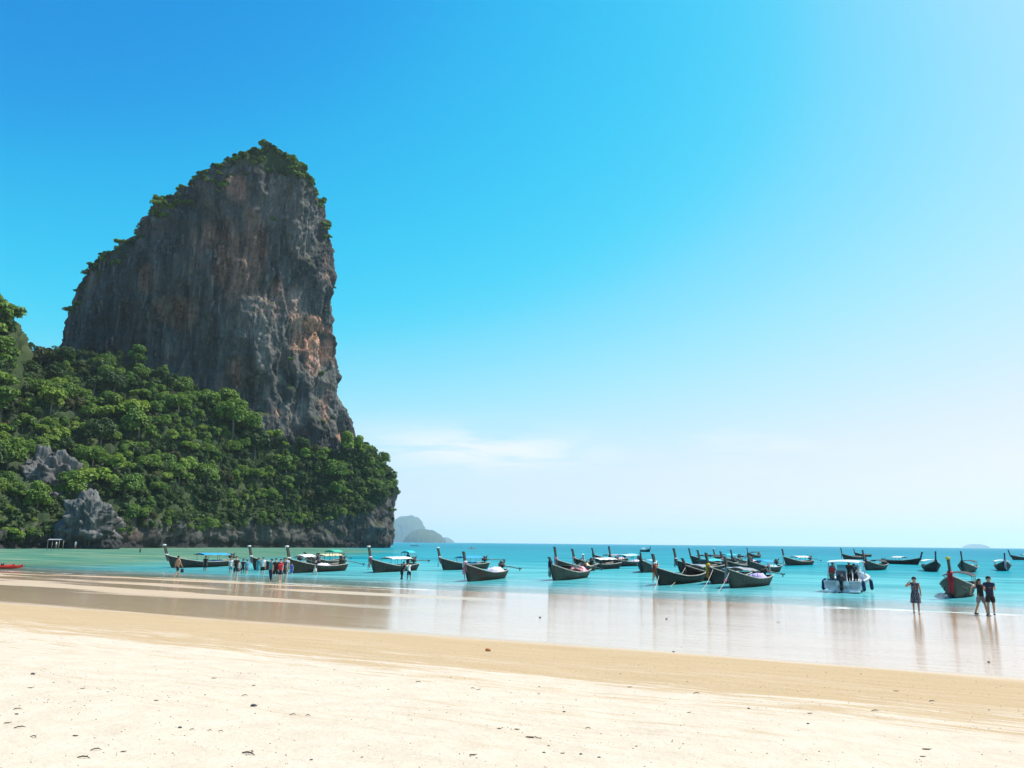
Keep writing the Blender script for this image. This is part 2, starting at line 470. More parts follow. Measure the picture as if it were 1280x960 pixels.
def stack(name, left, right, dist, zlow, nz, na, depth, caves, oranges, mat, nexp=2.7, lean=0.0, big=6.0, seed=0.0, chalk=(), green=0.0):
    """a tower of rock: horizontal sections between a left and a right edge, weathered into flutes, caves and ledges"""
    L = sorted([(plane_uz(*p, dist)[::-1]) for p in left])
    Rr = sorted([(plane_uz(*p, dist)[::-1]) for p in right])
    ztop = min(max(L)[0], max(Rr)[0])
    zs = zlow + (ztop - zlow) * np.linspace(0, 1, nz) ** 0.97
    uL = np.interp(zs, [p[0] for p in L], [p[1] for p in L])
    uR = np.interp(zs, [p[0] for p in Rr], [p[1] for p in Rr])
    a = np.maximum((uR - uL) / 2, 0.6)
    uc = (uR + uL) / 2
    b = depth * (0.35 + 0.65 * a / a.max())
    nf = int(na * 0.74)
    th = np.concatenate([np.linspace(-0.25, math.pi + 0.25, nf, endpoint=False), np.linspace(math.pi + 0.25, 2 * math.pi - 0.25, na - nf, endpoint=False)])
    ct, sn = np.cos(th), np.sin(th)
    cu = np.sign(ct) * np.abs(ct) ** (2 / nexp)
    cvv = np.sign(sn) * np.abs(sn) ** (2 / nexp)
    U = uc[:, None] + a[:, None] * cu[None]
    front = dist - lean * (zs - zlow) / (ztop - zlow)
    V = (front + b)[:, None] - b[:, None] * cvv[None]
    Z = np.repeat(zs[:, None], na, 1)
    on = np.stack([cu, -cvv], -1)
    on = on / np.linalg.norm(on, axis=-1, keepdims=True)
    p = np.stack([U, V, Z], -1).reshape(-1, 3)
    tp = np.clip((ztop - Z) / 18, 0.15, 1).ravel()
    d = 0.6 * big * fbm(p, (0.020, 0.020, 0.011), 3, seed)
    wq = p + 5 * np.stack([pn(p, 0.045, seed + 9), pn(p, 0.045, seed + 10), 0.5 * pn(p, 0.045, seed + 12)], -1)
    d += 3.8 * (1 - 2.2 * np.abs(pn(wq, (0.055, 0.055, 0.017), seed + 3)))
    d += 3.4 * fbm(wq, (0.075, 0.075, 0.045), 3, seed + 4)
    rd = 1 - 2 * np.abs(pn(wq, (0.15, 0.15, 0.04), seed + 5))
    d += 1.3 * rd + 1.6 * fbm(p, (0.24, 0.24, 0.14), 3, seed + 7, 0.6) + 0.5 * fbm(p, 0.6, 2, seed + 8)
    d += 1.5 * np.clip(pn(p, (0.025, 0.025, 0.06), seed + 11), -0.3, 0.6)
    for (px, py, rx, ry, dep) in caves:
        cu_, cz_ = plane_uz(px, py, dist)
        sc = dist / FPX
        q = ((U - cu_ + 4.5 * pn(p, 0.11, seed + 2).reshape(U.shape)) / (rx * sc)) ** 2 + ((Z - cz_ + 4.5 * pn(p, 0.11, seed + 22).reshape(U.shape)) / (ry * sc)) ** 2
        d -= (1.0 * dep * np.exp(-q ** 1.6) * (cvv[None] > 0.1)).ravel()
    d = (d * tp).reshape(U.shape)
    U = U + on[None, :, 0] * d
    V = V + on[None, :, 1] * d
    P = uvz(U, V, Z)
    nrm = normals_grid(P, True)
    if (nrm[nz // 2, nf // 2] @ np.array([VD.x, VD.y, 0])) > 0:
        nrm = -nrm
    org = np.zeros(U.shape)
    nz_ = (fbm(p, (0.085, 0.085, 0.03), 4, seed + 21, 0.65) * 1.15).reshape(U.shape)
    for (px, py, rx, ry, w) in oranges:
        cu_, cz_ = plane_uz(px, py, dist)
        sc = dist / FPX
        q = ((U - cu_) / (rx * sc)) ** 2 + ((Z - cz_) / (ry * sc)) ** 2 + nz_
        org = np.maximum(org, w * np.clip(1.25 - q, 0, 1) * (cvv[None] > 0))
    chk = np.zeros(U.shape)
    for (px, py, rx, ry, w) in chalk:
        cu_, cz_ = plane_uz(px, py, dist)
        sc = dist / FPX
        chk = np.maximum(chk, w * np.clip(1.2 - ((U - cu_) / (rx * sc)) ** 2 - ((Z - cz_) / (ry * sc)) ** 2 - 1.2 * nz_, 0, 1) * (cvv[None] > 0))
    moss = green + np.clip((nrm[..., 2] - 0.46) / 0.3, 0, 1) + 0.75 * np.clip((Z - (ztop - 26)) / 18, 0, 1) + 0.25 * fbm(p, 0.03, 3, seed + 31).reshape(U.shape)
    verts = P.reshape(-1, 3)
    faces = grid_faces(nz, na, True)[:, ::-1]
    top = len(verts)
    verts = np.vstack([verts, P[-1].mean(0) + np.array([0, 0, 0.4])])
    me = mesh_np(name, verts, faces)
    bmm = bmesh.new()
    bmm.from_mesh(me)
    bmm.verts.ensure_lookup_table()
    for j in range(na):
        bmm.faces.new((bmm.verts[(nz - 1) * na + j], bmm.verts[top], bmm.verts[(nz - 1) * na + (j + 1) % na])).smooth = True
    bmesh.ops.recalc_face_normals(bmm, faces=bmm.faces)
    bmm.to_mesh(me)
    bmm.free()
    attr(me, 'orange', np.append(org.ravel(), 0))
    attr(me, 'moss', np.append(moss.ravel(), 1))
    attr(me, 'chalk', np.append(chk.ravel(), 0))
    o = link(name, me, mat)
    return o, P, nrm, moss


cliff, cliffP, cliffN, cliffM = stack(
    'cliff',
    [(330, 193), (312, 194), (298, 197), (275, 204), (250, 217), (225, 231), (195, 248), (168, 270), (146, 290), (116, 306), (103, 323), (92, 345),
     (86, 360), (78, 385), (64, 416), (52, 450), (30, 560), (10, 690)],
    [(331, 193), (356, 193), (370, 197), (381, 208), (390, 226), (402, 242), (409, 265), (413, 310), (416, 360), (422, 400), (426, 440), (431, 470), (438, 500),
     (447, 522), (455, 546), (462, 600), (462, 690)],
    CD, -4.0, 430, 600, 75.0,
    [(386, 408, 17, 12, 4.5), (322, 497, 17, 24, 11), (356, 470, 11, 42, 9), (375, 500, 8, 30, 6), (215, 385, 22, 20, 4), (340, 345, 5, 40, 3.5),
     (400, 480, 7, 26, 5), (290, 500, 8, 30, 4), (200, 430, 60, 45, 6), (260, 300, 18, 45, 3), (432, 480, 8, 20, 4), (368, 420, 9, 20, 4)],
    [(400, 398, 30, 10, 1.0), (402, 430, 22, 22, 1.0), (378, 420, 14, 18, 0.9), (372, 396, 16, 14, 0.7), (308, 521, 16, 9, 1.0), (440, 543, 14, 9, 0.9), (350, 515, 5, 6, 0.9), (292, 252, 14, 20, 0.34),
     (284, 330, 42, 55, 0.27), (350, 380, 24, 30, 0.32), (188, 350, 9, 18, 0.18), (292, 475, 12, 28, 0.34), (225, 390, 22, 18, 0.2), (392, 445, 12, 22, 0.7), (412, 330, 8, 30, 0.35), (410, 500, 10, 30, 0.4)],
    m_rock, 2.7, lean=10.0, seed=0.0,
    chalk=[(335, 405, 34, 40, 0.44), (362, 385, 22, 30, 0.44), (350, 455, 26, 40, 0.30), (405, 465, 18, 36, 0.44), (345, 255, 22, 34, 0.25), (380, 290, 22, 40, 0.28), (428, 500, 14, 26, 0.39), (375, 515, 30, 22, 0.39), (330, 500, 9, 34, 0.44), (105, 360, 10, 30, 0.33)])
tag(cliff, 'towering limestone cliff with orange stains and a green crest', kind='structure')

hill, hillP, hillN, hillM = stack(
    'hill',
    [(-420, 120), (-440, 300), (-480, 500), (-500, 690)],
    [(-350, 120), (-230, 190), (-140, 270), (-85, 325), (-62, 345), (-48, 356), (-42, 380), (-40, 420), (-42, 470), (-46, 520), (-50, 690)],
    315.0, -4.0, 150, 220, 60.0, [], [], m_rock, 2.5, big=5.0, seed=40.0, green=0.75)
tag(hill, 'steep wooded limestone hill beyond the end of the beach', kind='structure')

# the wooded apron and the sea cliff below it: pairs (foot, top) all round the massif
RING = [  # foot (px, Y), top (px, Y, py), height of the bare wall
    ((-420, 160), (-420, 330, 300), 4), ((-200, 185), (-200, 370, 380), 5), ((-60, 215), (-40, 400, 437), 3), ((40, 240), (40, 425, 434), 4),
    ((90, 256), (85, 435, 436), 4), ((150, 280), (150, 440, 446), 6), ((215, 305), (210, 440, 470), 8), ((270, 330), (262, 440, 508), 9), ((330, 355), (320, 436, 540), 10),
    ((390, 378), (372, 432, 556), 11), ((430, 392), (405, 430, 560), 15), ((462, 402), (430, 432, 560), 19), ((478, 412), (446, 436, 558), 25),
    ((484, 432), (452, 446, 556), 29), ((482, 470), (448, 470, 556), 28), ((462, 530), (425, 500, 540), 20), ((380, 600), (360, 520, 520), 15), ((100, 640), (150, 540, 500), 15)]


def pt_w(px, Y):
    d = ray(px, 679)
    return np.array([d.x * Y / d.y, Y])


NT, NS = 620, 150
tk = np.linspace(0, 1, len(RING))
tt = np.linspace(0, 1, NT)


def sm(vals):
    v = np.interp(tt, tk, vals)
    k = np.ones(19) / 19
    e = np.concatenate([np.full(9, v[0]), v, np.full(9, v[-1])])
    return np.convolve(e, k, 'valid')


Fx, Fy = sm([pt_w(*r[0])[0] for r in RING]), sm([pt_w(*r[0])[1] for r in RING])
def face_y(px, Y):
    return min(Y, (CD - 13) / (VD.y - VD.x * (640 - px) / 1000 * 0.98)) if Y < 445 else Y


RING = [(f, (t[0], face_y(t[0], t[1]), t[2]), w) for f, t, w in RING]
Tx, Ty = sm([pt_w(*r[1][:2])[0] for r in RING]), sm([pt_w(*r[1][:2])[1] for r in RING])
Th = sm([at(r[1][0], r[1][2], r[1][1]).z - 3 for r in RING])
Wh = sm([r[2] for r in RING])
ss = np.linspace(0, 1, NS)
prof_t, prof_z = np.zeros((NT, NS)), np.zeros((NT, NS))
sw = 0.30
for j, s_ in enumerate(ss):
    if s_ < sw:                                   # the wall, with the tidal notch at its foot
        q = s_ / sw
        prof_z[:, j] = -3 + (Wh + 3) * q
        notch = 2.6 * np.exp(-((prof_z[:, j] - 1.5) / 1.7) ** 2)
        prof_t[:, j] = 0.03 * q + notch / 90.0
    else:
        q = (s_ - sw) / (1 - sw)
        prof_t[:, j] = 0.03 + 0.97 * q
        prof_z[:, j] = Wh + (Th - Wh) * (0.55 * q + 0.45 * q ** 1.6)
HX = Fx[:, None] + (Tx - Fx)[:, None] * prof_t
HY = Fy[:, None] + (Ty - Fy)[:, None] * prof_t
HP = np.stack([HX, HY, prof_z], -1)
hn = normals_grid(HP, False)
if hn[NT // 3, NS - 20, 2] < 0:
    hn = -hn
q = HP.reshape(-1, 3)
dsp = 5.0 * fbm(q, 0.02, 3, 60) + 2.4 * (1 - 2 * np.abs(pn(q, (0.08, 0.08, 0.05), 63))) + 2.0 * fbm(q, (0.2, 0.2, 0.16), 4, 66, 0.6)
HP = HP + hn * (dsp.reshape(NT, NS, 1) * np.clip((HP[..., 2:] + 3) / 5, 0.25, 1))
hn = normals_grid(HP, False)
if hn[NT // 3, NS - 20, 2] < 0:
    hn = -hn
me = mesh_np('hillside', HP.reshape(-1, 3), grid_faces(NT, NS))
moss = np.clip((np.arange(NS) / NS - sw) / 0.05, 0, 1)[None] * 0.8 + np.clip((hn[..., 2] - 0.25) / 0.4, 0, 1) * (HP[..., 2] > 5) * 0.5 + 0.2 * fbm(HP.reshape(-1, 3), 0.06, 3, 70).reshape(NT, NS)
attr(me, 'orange', np.zeros(NT * NS))
attr(me, 'moss', moss.ravel())
tag(link('hillside', me, m_rock2), 'jungle covered slope with a bare undercut sea cliff at its foot', kind='structure')


def island(name, pts, Y, depth, label, seed, mat):
    """a far rock island; pts is its skyline from left to right"""
    W = [at(px, py, Y) for px, py in pts]
    xs = np.array([w.x for w in W]); zs = np.array([max(w.z, 0.0) for w in W])
    n, k = 120, 60
    gx = np.linspace(xs[0], xs[-1], n)
    top = np.interp(gx, xs, zs)
    sec = np.linspace(-1, 1, k)
    X = np.repeat(gx[:, None], k, 1)
    Yy = Y + depth * sec[None] * (0.35 + 0.65 * (top / top.max())[:, None])
    Z = top[:, None] * np.sqrt(np.clip(1 - np.abs(sec[None]) ** 2.6, 0, 1))
    p = np.stack([X, Yy, Z], -1).reshape(-1, 3)
    h = top.max()
    dd = 0.09 * h * fbm(p, 6.0 / h, 4, seed)
    P = p + np.stack([dd * 0.4, dd, dd * np.clip(p[:, 2] / h * 2, 0, 0.6)], -1)
    P[:, 2] = np.where(p[:, 2] <= 0.02, -8, P[:, 2])
    me = mesh_np(name, P, grid_faces(n, k))
    attr(me, 'orange', np.zeros(len(P)))
    attr(me, 'moss', 0.72 + 0.5 * fbm(P, 3.0 / h, 3, seed + 4))
    return tag(link(name, me, mat), label, kind='structure')


m_isl = rock_mat('island_rock', (0.10, 0.11, 0.11), (0.03, 0.035, 0.03))
island('island', [(470, 677), (486, 664), (492, 652), (500, 646.5), (514, 645), (523, 648), (528, 656), (530, 664), (536, 670), (542, 675), (546, 677.5)], 10500, 500,
       'tall hazy blue rock island beyond the headland', 80, m_isl)
island('island', [(506, 677), (510, 670), (517, 664), (528, 661.5), (540, 663), (549, 668), (554, 673), (556, 677.5)], 7000, 380,
       'low tree covered island in front of the tall hazy one', 84, m_isl)
island('island', [(551, 677.5), (556, 671.5), (560, 672), (566, 676), (568, 678)], 12500, 300, 'tiny pale islet beside the tree covered island', 88, m_isl)
island('island', [(1208, 684.5), (1214, 681.5), (1219, 680), (1225, 681.5), (1228, 684.5)], 16500, 420, 'small domed islet far out on the horizon', 92, m_isl)

# ------------------------------------------------------------------ trees
def leaf_mat(name, c0, c1, c2):
    m, nt = new_mat(name)
    rnd = N(nt, 'ShaderNodeObjectInfo').outputs['Random']
    pos = N(nt, 'ShaderNodeNewGeometry').outputs['Position']
    isl = N(nt, 'ShaderNodeNewGeometry').outputs['Random Per Island']
    c = MIX(nt, RNG(nt, rnd, 0.0, 1.0), c0, c1)
    c = MIX(nt, MATH(nt, 'MULTIPLY', RNG(nt, NOISE(nt, pos, 0.16, 3), 0.42, 0.66), 0.7), c, c2)
    c = MIX(nt, MATH(nt, 'MULTIPLY', isl, 0.5), c, MIX(nt, 1.0, c, (0.45, 0.5, 0.4, 1), 'MULTIPLY'))
    d = N(nt, 'ShaderNodeBsdfPrincipled', None, Base_Color=c, Roughness=0.62, IOR=1.35)
    t = N(nt, 'ShaderNodeBsdfTranslucent', None, Color=MIX(nt, 1.0, c, (1.3, 1.45, 0.7, 1), 'MULTIPLY'))
    out(nt, N(nt, 'ShaderNodeMixShader', None, i0=0.22, i1=d, i2=t))
    return m


m_leafA = leaf_mat('broad_leaves', (0.095, 0.185, 0.032, 1), (0.14, 0.235, 0.036, 1), (0.20, 0.28, 0.042, 1))
m_leafB = leaf_mat('dark_leaves', (0.030, 0.068, 0.024, 1), (0.055, 0.108, 0.030, 1), (0.09, 0.135, 0.034, 1))
m_leafC = leaf_mat('bright_leaves', (0.16, 0.27, 0.030, 1), (0.21, 0.31, 0.036, 1), (0.23, 0.29, 0.05, 1))
m_leafD = leaf_mat('olive_leaves', (0.085, 0.090, 0.034, 1), (0.115, 0.105, 0.045, 1), (0.10, 0.125, 0.04, 1))
m_bark, nt = new_mat('bark')
pos = N(nt, 'ShaderNodeNewGeometry').outputs['Position']
out(nt, N(nt, 'ShaderNodeBsdfPrincipled', None, Base_Color=MIX(nt, NOISE(nt, pos, 1.5), (0.09, 0.075, 0.06, 1), (0.24, 0.215, 0.18, 1)), Roughness=0.9))

RS = np.random.RandomState(11)


def leaves(centers, radii, n, size, up=0.55):
    """small bent leaf sprays spread over the shells of leafy clumps"""
    k = len(centers)
    w = np.array(radii) ** 2
    idx = RS.choice(k, n, p=w / w.sum())
    d = RS.normal(size=(n, 3))
    d /= np.linalg.norm(d, axis=1, keepdims=True)
    d[:, 2] = np.where(d[:, 2] < -0.35, -d[:, 2], d[:, 2])
    rad = np.array(radii)[idx] * RS.uniform(0.72, 1.06, n)
    c = np.array(centers)[idx] + d * rad[:, None] * np.array([1, 1, 0.92])
    nn = d * 0.8 + RS.normal(size=(n, 3)) * 0.45 + np.array([0, 0, up])
    nn /= np.linalg.norm(nn, axis=1, keepdims=True)
    t1 = np.cross(nn, RS.normal(size=(n, 3)))
    t1 /= np.linalg.norm(t1, axis=1, keepdims=True)
    t2 = np.cross(nn, t1)
    s = size * RS.uniform(0.6, 1.3, n)[:, None]
    v = np.stack([c - t1 * s, c + t2 * s * 0.55 + nn * s * 0.12, c + t1 * s, c - t2 * s * 0.55 + nn * s * 0.12], 1)
    return v.reshape(-1, 3), np.arange(n * 4).reshape(-1, 4)


def tube(pts, rads, n=6):
    V, F = [], []
    for i, p in enumerate(pts):
        p = Vector(p)
        d = (Vector(pts[min(i + 1, len(pts) - 1)]) - Vector(pts[max(i - 1, 0)])).normalized()
        a = d.orthogonal().normalized()
        b = d.cross(a)
        for k in range(n):
            t = 2 * math.pi * k / n
            V.append(p + (a * math.cos(t) + b * math.sin(t)) * rads[i])
    for i in range(len(pts) - 1):
        for k in range(n):
            F.append((i * n + k, i * n + (k + 1) % n, (i + 1) * n + (k + 1) % n, (i + 1) * n + k))
    c0, c1 = len(V), len(V) + 1
    V += [Vector(pts[0]), Vector(pts[-1])]
    for k in range(n):
        F.append((c0, (k + 1) % n, k))
        F.append((c1, (len(pts) - 1) * n + k, (len(pts) - 1) * n + (k + 1) % n))
    return V, F


class MB:
    """collects shapes into one mesh"""
    def __init__(s): s.v, s.f = [], []
    def add(s, V, F, M=None):
        o = len(s.v)
        s.v += [tuple((M @ Vector(p)) if M is not None else p) for p in V]
        s.f += [tuple(i + o for i in f) for f in F]
        return s
    def tube(s, pts, rads, n=6, M=None): return s.add(*tube(pts, rads if hasattr(rads, '__len__') else [rads] * len(pts), n), M)
    def box(s, c, d, M=None, bev=0.0):
        x, y, z = (k / 2 for k in d)
        if bev <= 0:
            V = [Vector(c) + Vector((i * x, j * y, k * z)) for i in (-1, 1) for j in (-1, 1) for k in (-1, 1)]
            F = [(0, 1, 3, 2), (4, 6, 7, 5), (0, 4, 5, 1), (2, 3, 7, 6), (0, 2, 6, 4), (1, 5, 7, 3)]
            return s.add(V, F, M)
        bm = bmesh.new()
        bmesh.ops.create_cube(bm, size=1.0)
        for v in bm.verts: v.co = Vector(c) + Vector((v.co.x * 2 * x, v.co.y * 2 * y, v.co.z * 2 * z))
        bmesh.ops.bevel(bm, geom=list(bm.edges), offset=bev, segments=2, affect='EDGES')
        bm.verts.index_update()
        V = [v.co.copy() for v in bm.verts]; F = [tuple(v.index for v in f.verts) for f in bm.faces]
        bm.free()
        return s.add(V, F, M)
    def grid(s, P, wrap=False, M=None):
        nr, nc = len(P), len(P[0])
        V = [Vector(p) for row in P for p in row]
        F = [(i * nc + j, i * nc + (j + 1) % nc, (i + 1) * nc + (j + 1) % nc, (i + 1) * nc + j) for i in range(nr - 1) for j in range(nc if wrap else nc - 1)]
        return s.add(V, F, M)
    def mesh(s, name, smooth=True):
        me = bpy.data.meshes.new(name)
        me.from_pydata([tuple(v) for v in s.v], [], s.f)
        me.update()
        if smooth: me.polygons.foreach_set('use_smooth', np.ones(len(me.polygons), bool))
        return me
    def build(s, name, m, parent=None, smooth=True): return link(name, s.mesh(name, smooth), m, parent)


def crown_mesh(name, rx, h, nc, nleaf, size, flat, droop=0.0):
    cs, rs = [], []
    for i in range(nc):
        a = RS.uniform(0, 2 * math.pi)
        r = rx * math.sqrt(RS.uniform(0, 1)) * 0.74
        z = h * (flat + (1 - flat) * math.sqrt(max(0, 1 - (r / rx) ** 2))) * RS.uniform(0.5, 1.0) - droop * r
        cs.append((r * math.cos(a), r * math.sin(a), z))
        rs.append(RS.uniform(0.26, 0.44) * rx)
    v, f = leaves(cs, rs, nleaf, size)
    return mesh_np(name, v, f, False), cs


def trunk_mesh(name, h, cs, r0):
    b = MB()
    top = Vector((RS.uniform(-.5, .5), RS.uniform(-.5, .5), h * 0.72))
    b.tube([(0, 0, -2.0), (0.1, 0.05, h * .25), tuple(top * 0.65), tuple(top)], [r0 * 1.25, r0, r0 * .75, r0 * .45], 7)
    for c in cs[:7]:
        s0 = top * RS.uniform(0.55, 0.98)
        e = Vector(c)
        b.tube([tuple(s0), tuple(s0.lerp(e, .5) + Vector((0, 0, .3))), tuple(e)], [r0 * .42, r0 * .28, r0 * .1], 5)
    return b.mesh(name)


KINDS = []
for kind, mt, specs in (
        ('broad', m_leafA, [(4.6, 7.5, 16, 2600, .42, .35), (5.4, 8.5, 20, 3000, .45, .4), (3.8, 7.0, 13, 2200, .40, .3)]),
        ('dark', m_leafB, [(4.2, 8.5, 16, 2600, .42, .25), (3.4, 8.0, 12, 2000, .40, .2), (5.0, 7.5, 18, 2800, .42, .4)]),
        ('bright', m_leafC, [(4.4, 7.0, 15, 2400, .46, .35), (3.6, 6.2, 11, 1900, .44, .3)]),
        ('olive', m_leafD, [(4.4, 7.2, 10, 1500, .44, .5), (3.6, 6.0, 9, 1300, .42, .45)])):
    lst = []
    for sp in specs:
        cm, cs = crown_mesh(kind + '_crown', *sp)
        cm.materials.append(mt)
        tm = trunk_mesh(kind + '_trunk', sp[1], cs, 0.24)
        tm.materials.append(m_bark)
        lst.append((cm, tm))
    KINDS.append(lst)
SHRUBS = []
for sp in ((2.0, 2.6, 8, 700, .34, .2), (2.6, 2.2, 10, 850, .36, .3), (1.5, 3.2, 7, 620, .32, .1), (2.2, 3.0, 9, 760, .36, .2)):
    cm, cs = crown_mesh('shrub_crown', *sp)
    cm.materials.append(m_leafB if sp[0] < 2.1 else m_leafA)
    b = MB()
    for c in cs[:5]:
        b.tube([(0, 0, -1.2), tuple(Vector(c) * .45), c], [.12, .08, .03], 5)
    tm = b.mesh('shrub_stem')
    tm.materials.append(m_bark)
    SHRUBS.append((cm, tm))


def plant(name, pair, loc, scale, label, cat, group, lean=(0, 0)):
    r = empty(name, tuple(loc))
    r.rotation_euler = (lean[0], lean[1], RS.uniform(0, 6.28))
    r.scale = (scale * RS.uniform(.88, 1.14), scale * RS.uniform(.88, 1.14), scale * RS.uniform(.85, 1.2))
    tag(r, label, cat, group)
    link('crown', pair[0], None, r)
    link('trunk' if cat == 'tree' else 'stem', pair[1], None, r)
    return r


def to_px(p):
    q = CAMM.inverted() @ Vector(p)
    return 640 + FPX * q.x / -q.z, 480 - FPX * q.y / -q.z


# outcrops of bare grey rock that stand out of the jungle
OUTCROPS = [((58, 612), 292, 34, 44, 20), ((104, 658), 262, 30, 40, 21), ((30, 640), 262, 20, 28, 22)]
BARE = [(58, 600, 44, 34), (118, 648, 36, 32)]


def outcrop(px, py, Y, w, h, seed, label):
    c = at(px, py, Y)
    sc = Y / FPX
    n, k = 90, 110
    th = np.linspace(0.02, math.pi * 0.78, n)[:, None]
    ph = np.linspace(0, 2 * math.pi, k, endpoint=False)[None]
    d = np.stack([np.sin(th) * np.cos(ph), np.sin(th) * np.sin(ph), np.cos(th) + 0 * ph], -1)
    p = d.reshape(-1, 3) * np.array([w * sc, w * sc * 0.8, h * sc])
    dd = 0.42 * w * sc * fbm(p, 1.6 / (w * sc), 4, seed, 0.6) + 0.16 * w * sc * (1 - 2 * np.abs(pn(p, np.array([5., 5., 1.6]) / (w * sc), seed + 3))) + 0.5 * fbm(p, 0.6, 2, seed)
    p = p + d.reshape(-1, 3) * dd[:, None] + np.array(c)
    me = mesh_np('rock_outcrop', p, grid_faces(n, k, True))
    attr(me, 'orange', np.zeros(len(p)))
    attr(me, 'moss', -0.2 + 0.45 * fbm(p, 0.12, 3, seed + 9))
    o = link('rock_outcrop', me, m_outcrop)
    return tag(o, label, 'rock')


m_outcrop = rock_mat('grey_crag', (0.19, 0.186, 0.18), (0.06, 0.06, 0.058), (0.36, 0.345, 0.33))
outcrop(58, 616, 285, 40, 42, 20, 'bare grey crag rising out of the jungle above the shore')
outcrop(112, 664, 252, 30, 40, 23, 'grey weathered crag standing at the water below the jungle slope')

# 1. trees on the slope
cand = []
tries = 0
occ = {}
ntree = 0
band = {}
order = RS.permutation(60000)
TREES = []
for it in range(60000):
    i = RS.randint(0, NT)
    j = RS.randint(int(NS * (sw + 0.005)), NS)
    if HP[i, j, 2] < 3: continue
    p = HP[i, j]
    nrm = hn[i, j]
    px, py = to_px(p)
    if not (-45 < px < 505) or HY[i, j] > 470: continue
    if p[1] > 440 and px < 470: continue
    if any(((px - bx) / rx) ** 2 + ((py - by) / ry) ** 2 < 1 for bx, by, rx, ry in BARE): continue
    sc = RS.uniform(0.6, 1.0) if RS.uniform() < 0.55 else (RS.uniform(1.0, 1.45) if RS.uniform() < 0.7 else RS.uniform(1.5, 1.95))
    if px > 440: sc *= 0.62
    if py > 632: sc *= 0.62
    rad = 4.1 * sc
    key = (int(p[0] // 12), int(p[1] // 12), int(p[2] // 12))
    ok = True
    for a in (-1, 0, 1):
        for b in (-1, 0, 1):
            for c in (-1, 0, 1):
                for (q, rq) in occ.get((key[0] + a, key[1] + b, key[2] + c), ()):
                    if (q[0] - p[0]) ** 2 + (q[1] - p[1]) ** 2 + (q[2] - p[2]) ** 2 < (0.84 * (rad + rq)) ** 2: ok = False
    if not ok: continue
    occ.setdefault(key, []).append((p, rad))
    TREES.append((p, sc, px, py))
print('trees on slope', len(TREES))
LOOK = ['green broadleaf tree', 'dark green tree', 'bright yellow-green tree', 'thin olive brown tree']


def where(p, px):
    lvl = 'just above the sea cliff' if p[2] < 22 else ('half way up the jungle slope' if p[2] < 55 else 'high up under the rock face')
    side = 'near the grey crags' if px < 150 else ('in the middle of the headland' if px < 330 else 'towards the seaward end')
    return lvl + ' ' + side


TREES.sort(key=lambda t: -t[1] / t[0][1])
extra = []
for n, (p, sc, px, py) in enumerate(TREES):
    r = RS.uniform()
    bright = pn(np.array([[px * 0.02, py * 0.02, 3.0]]))[0]
    k = 2 if (bright > 0.05 and r < (0.62 if py > 540 else 0.4)) else (1 if r < 0.40 or py < 500 and r < 0.7 else (3 if r > 0.92 else 0))  # dark kind commoner high up, its colour standing in for shade there
    lst = KINDS[k]
    pair = lst[RS.randint(len(lst))]
    loc = Vector(p) + Vector((0, 0, -1.0 - (2.0 if py > 632 else 0)))
    if n >= 300:
        extra.append((pair[0], loc, sc))
        continue
    wh = where(p, px)
    plant('jungle_tree', pair, loc, sc, LOOK[k] + ' ' + wh, 'tree', LOOK[k] + 's ' + wh)


def merged(name, items, mats, label):
    """the mass of vegetation beyond the trees one can count, one object"""
    V, F, MI = [], [], []
    o = 0
    for cm, loc, sc in items:
        n = len(cm.vertices)
        co = np.empty(n * 3, np.float32); cm.vertices.foreach_get('co', co)
        co = co.reshape(-1, 3)
        q = co.reshape(-1, 4, 3)[::2].reshape(-1, 3) if n > 1500 else co
        n = len(q)
        a = RS.uniform(0, 6.28)
        rot = np.array([[math.cos(a), -math.sin(a), 0], [math.sin(a), math.cos(a), 0], [0, 0, 1]])
        V.append((q * sc) @ rot.T + np.array(loc)); F.append(np.arange(n).reshape(-1, 4) + o); o += n
        MI.append(np.full(n // 4, mats.index(cm.materials[0])))
    me = mesh_np(name, np.vstack(V), np.vstack(F), False)
    for m in mats: me.materials.append(m)
    me.polygons.foreach_set('material_index', np.concatenate(MI).astype(np.int32))
    return tag(link(name, me), label, kind='stuff')


MATS = [m_leafA, m_leafB, m_leafC, m_leafD]
# undergrowth between the trees, dark leaves only, standing in for shade in the gaps
DARKSHRUB = [q for q in SHRUBS if q[0].materials[0] == m_leafB]
und = []
for it in range(2600):
    i = RS.randint(0, NT); j = RS.randint(int(NS * (sw - 0.02)), NS)
    p = HP[i, j]; px, py = to_px(p)
    if not (-60 < px < 520) or p[1] > 450: continue
    if any(((px - bx) / rx) ** 2 + ((py - by) / ry) ** 2 < 0.8 for bx, by, rx, ry in BARE): continue
    und.append((DARKSHRUB[RS.randint(2)][0], p - np.array([0, 0, 0.8]), RS.uniform(0.7, 1.5)))
merged('undergrowth', und + extra, MATS, 'dense undergrowth between the jungle trees')

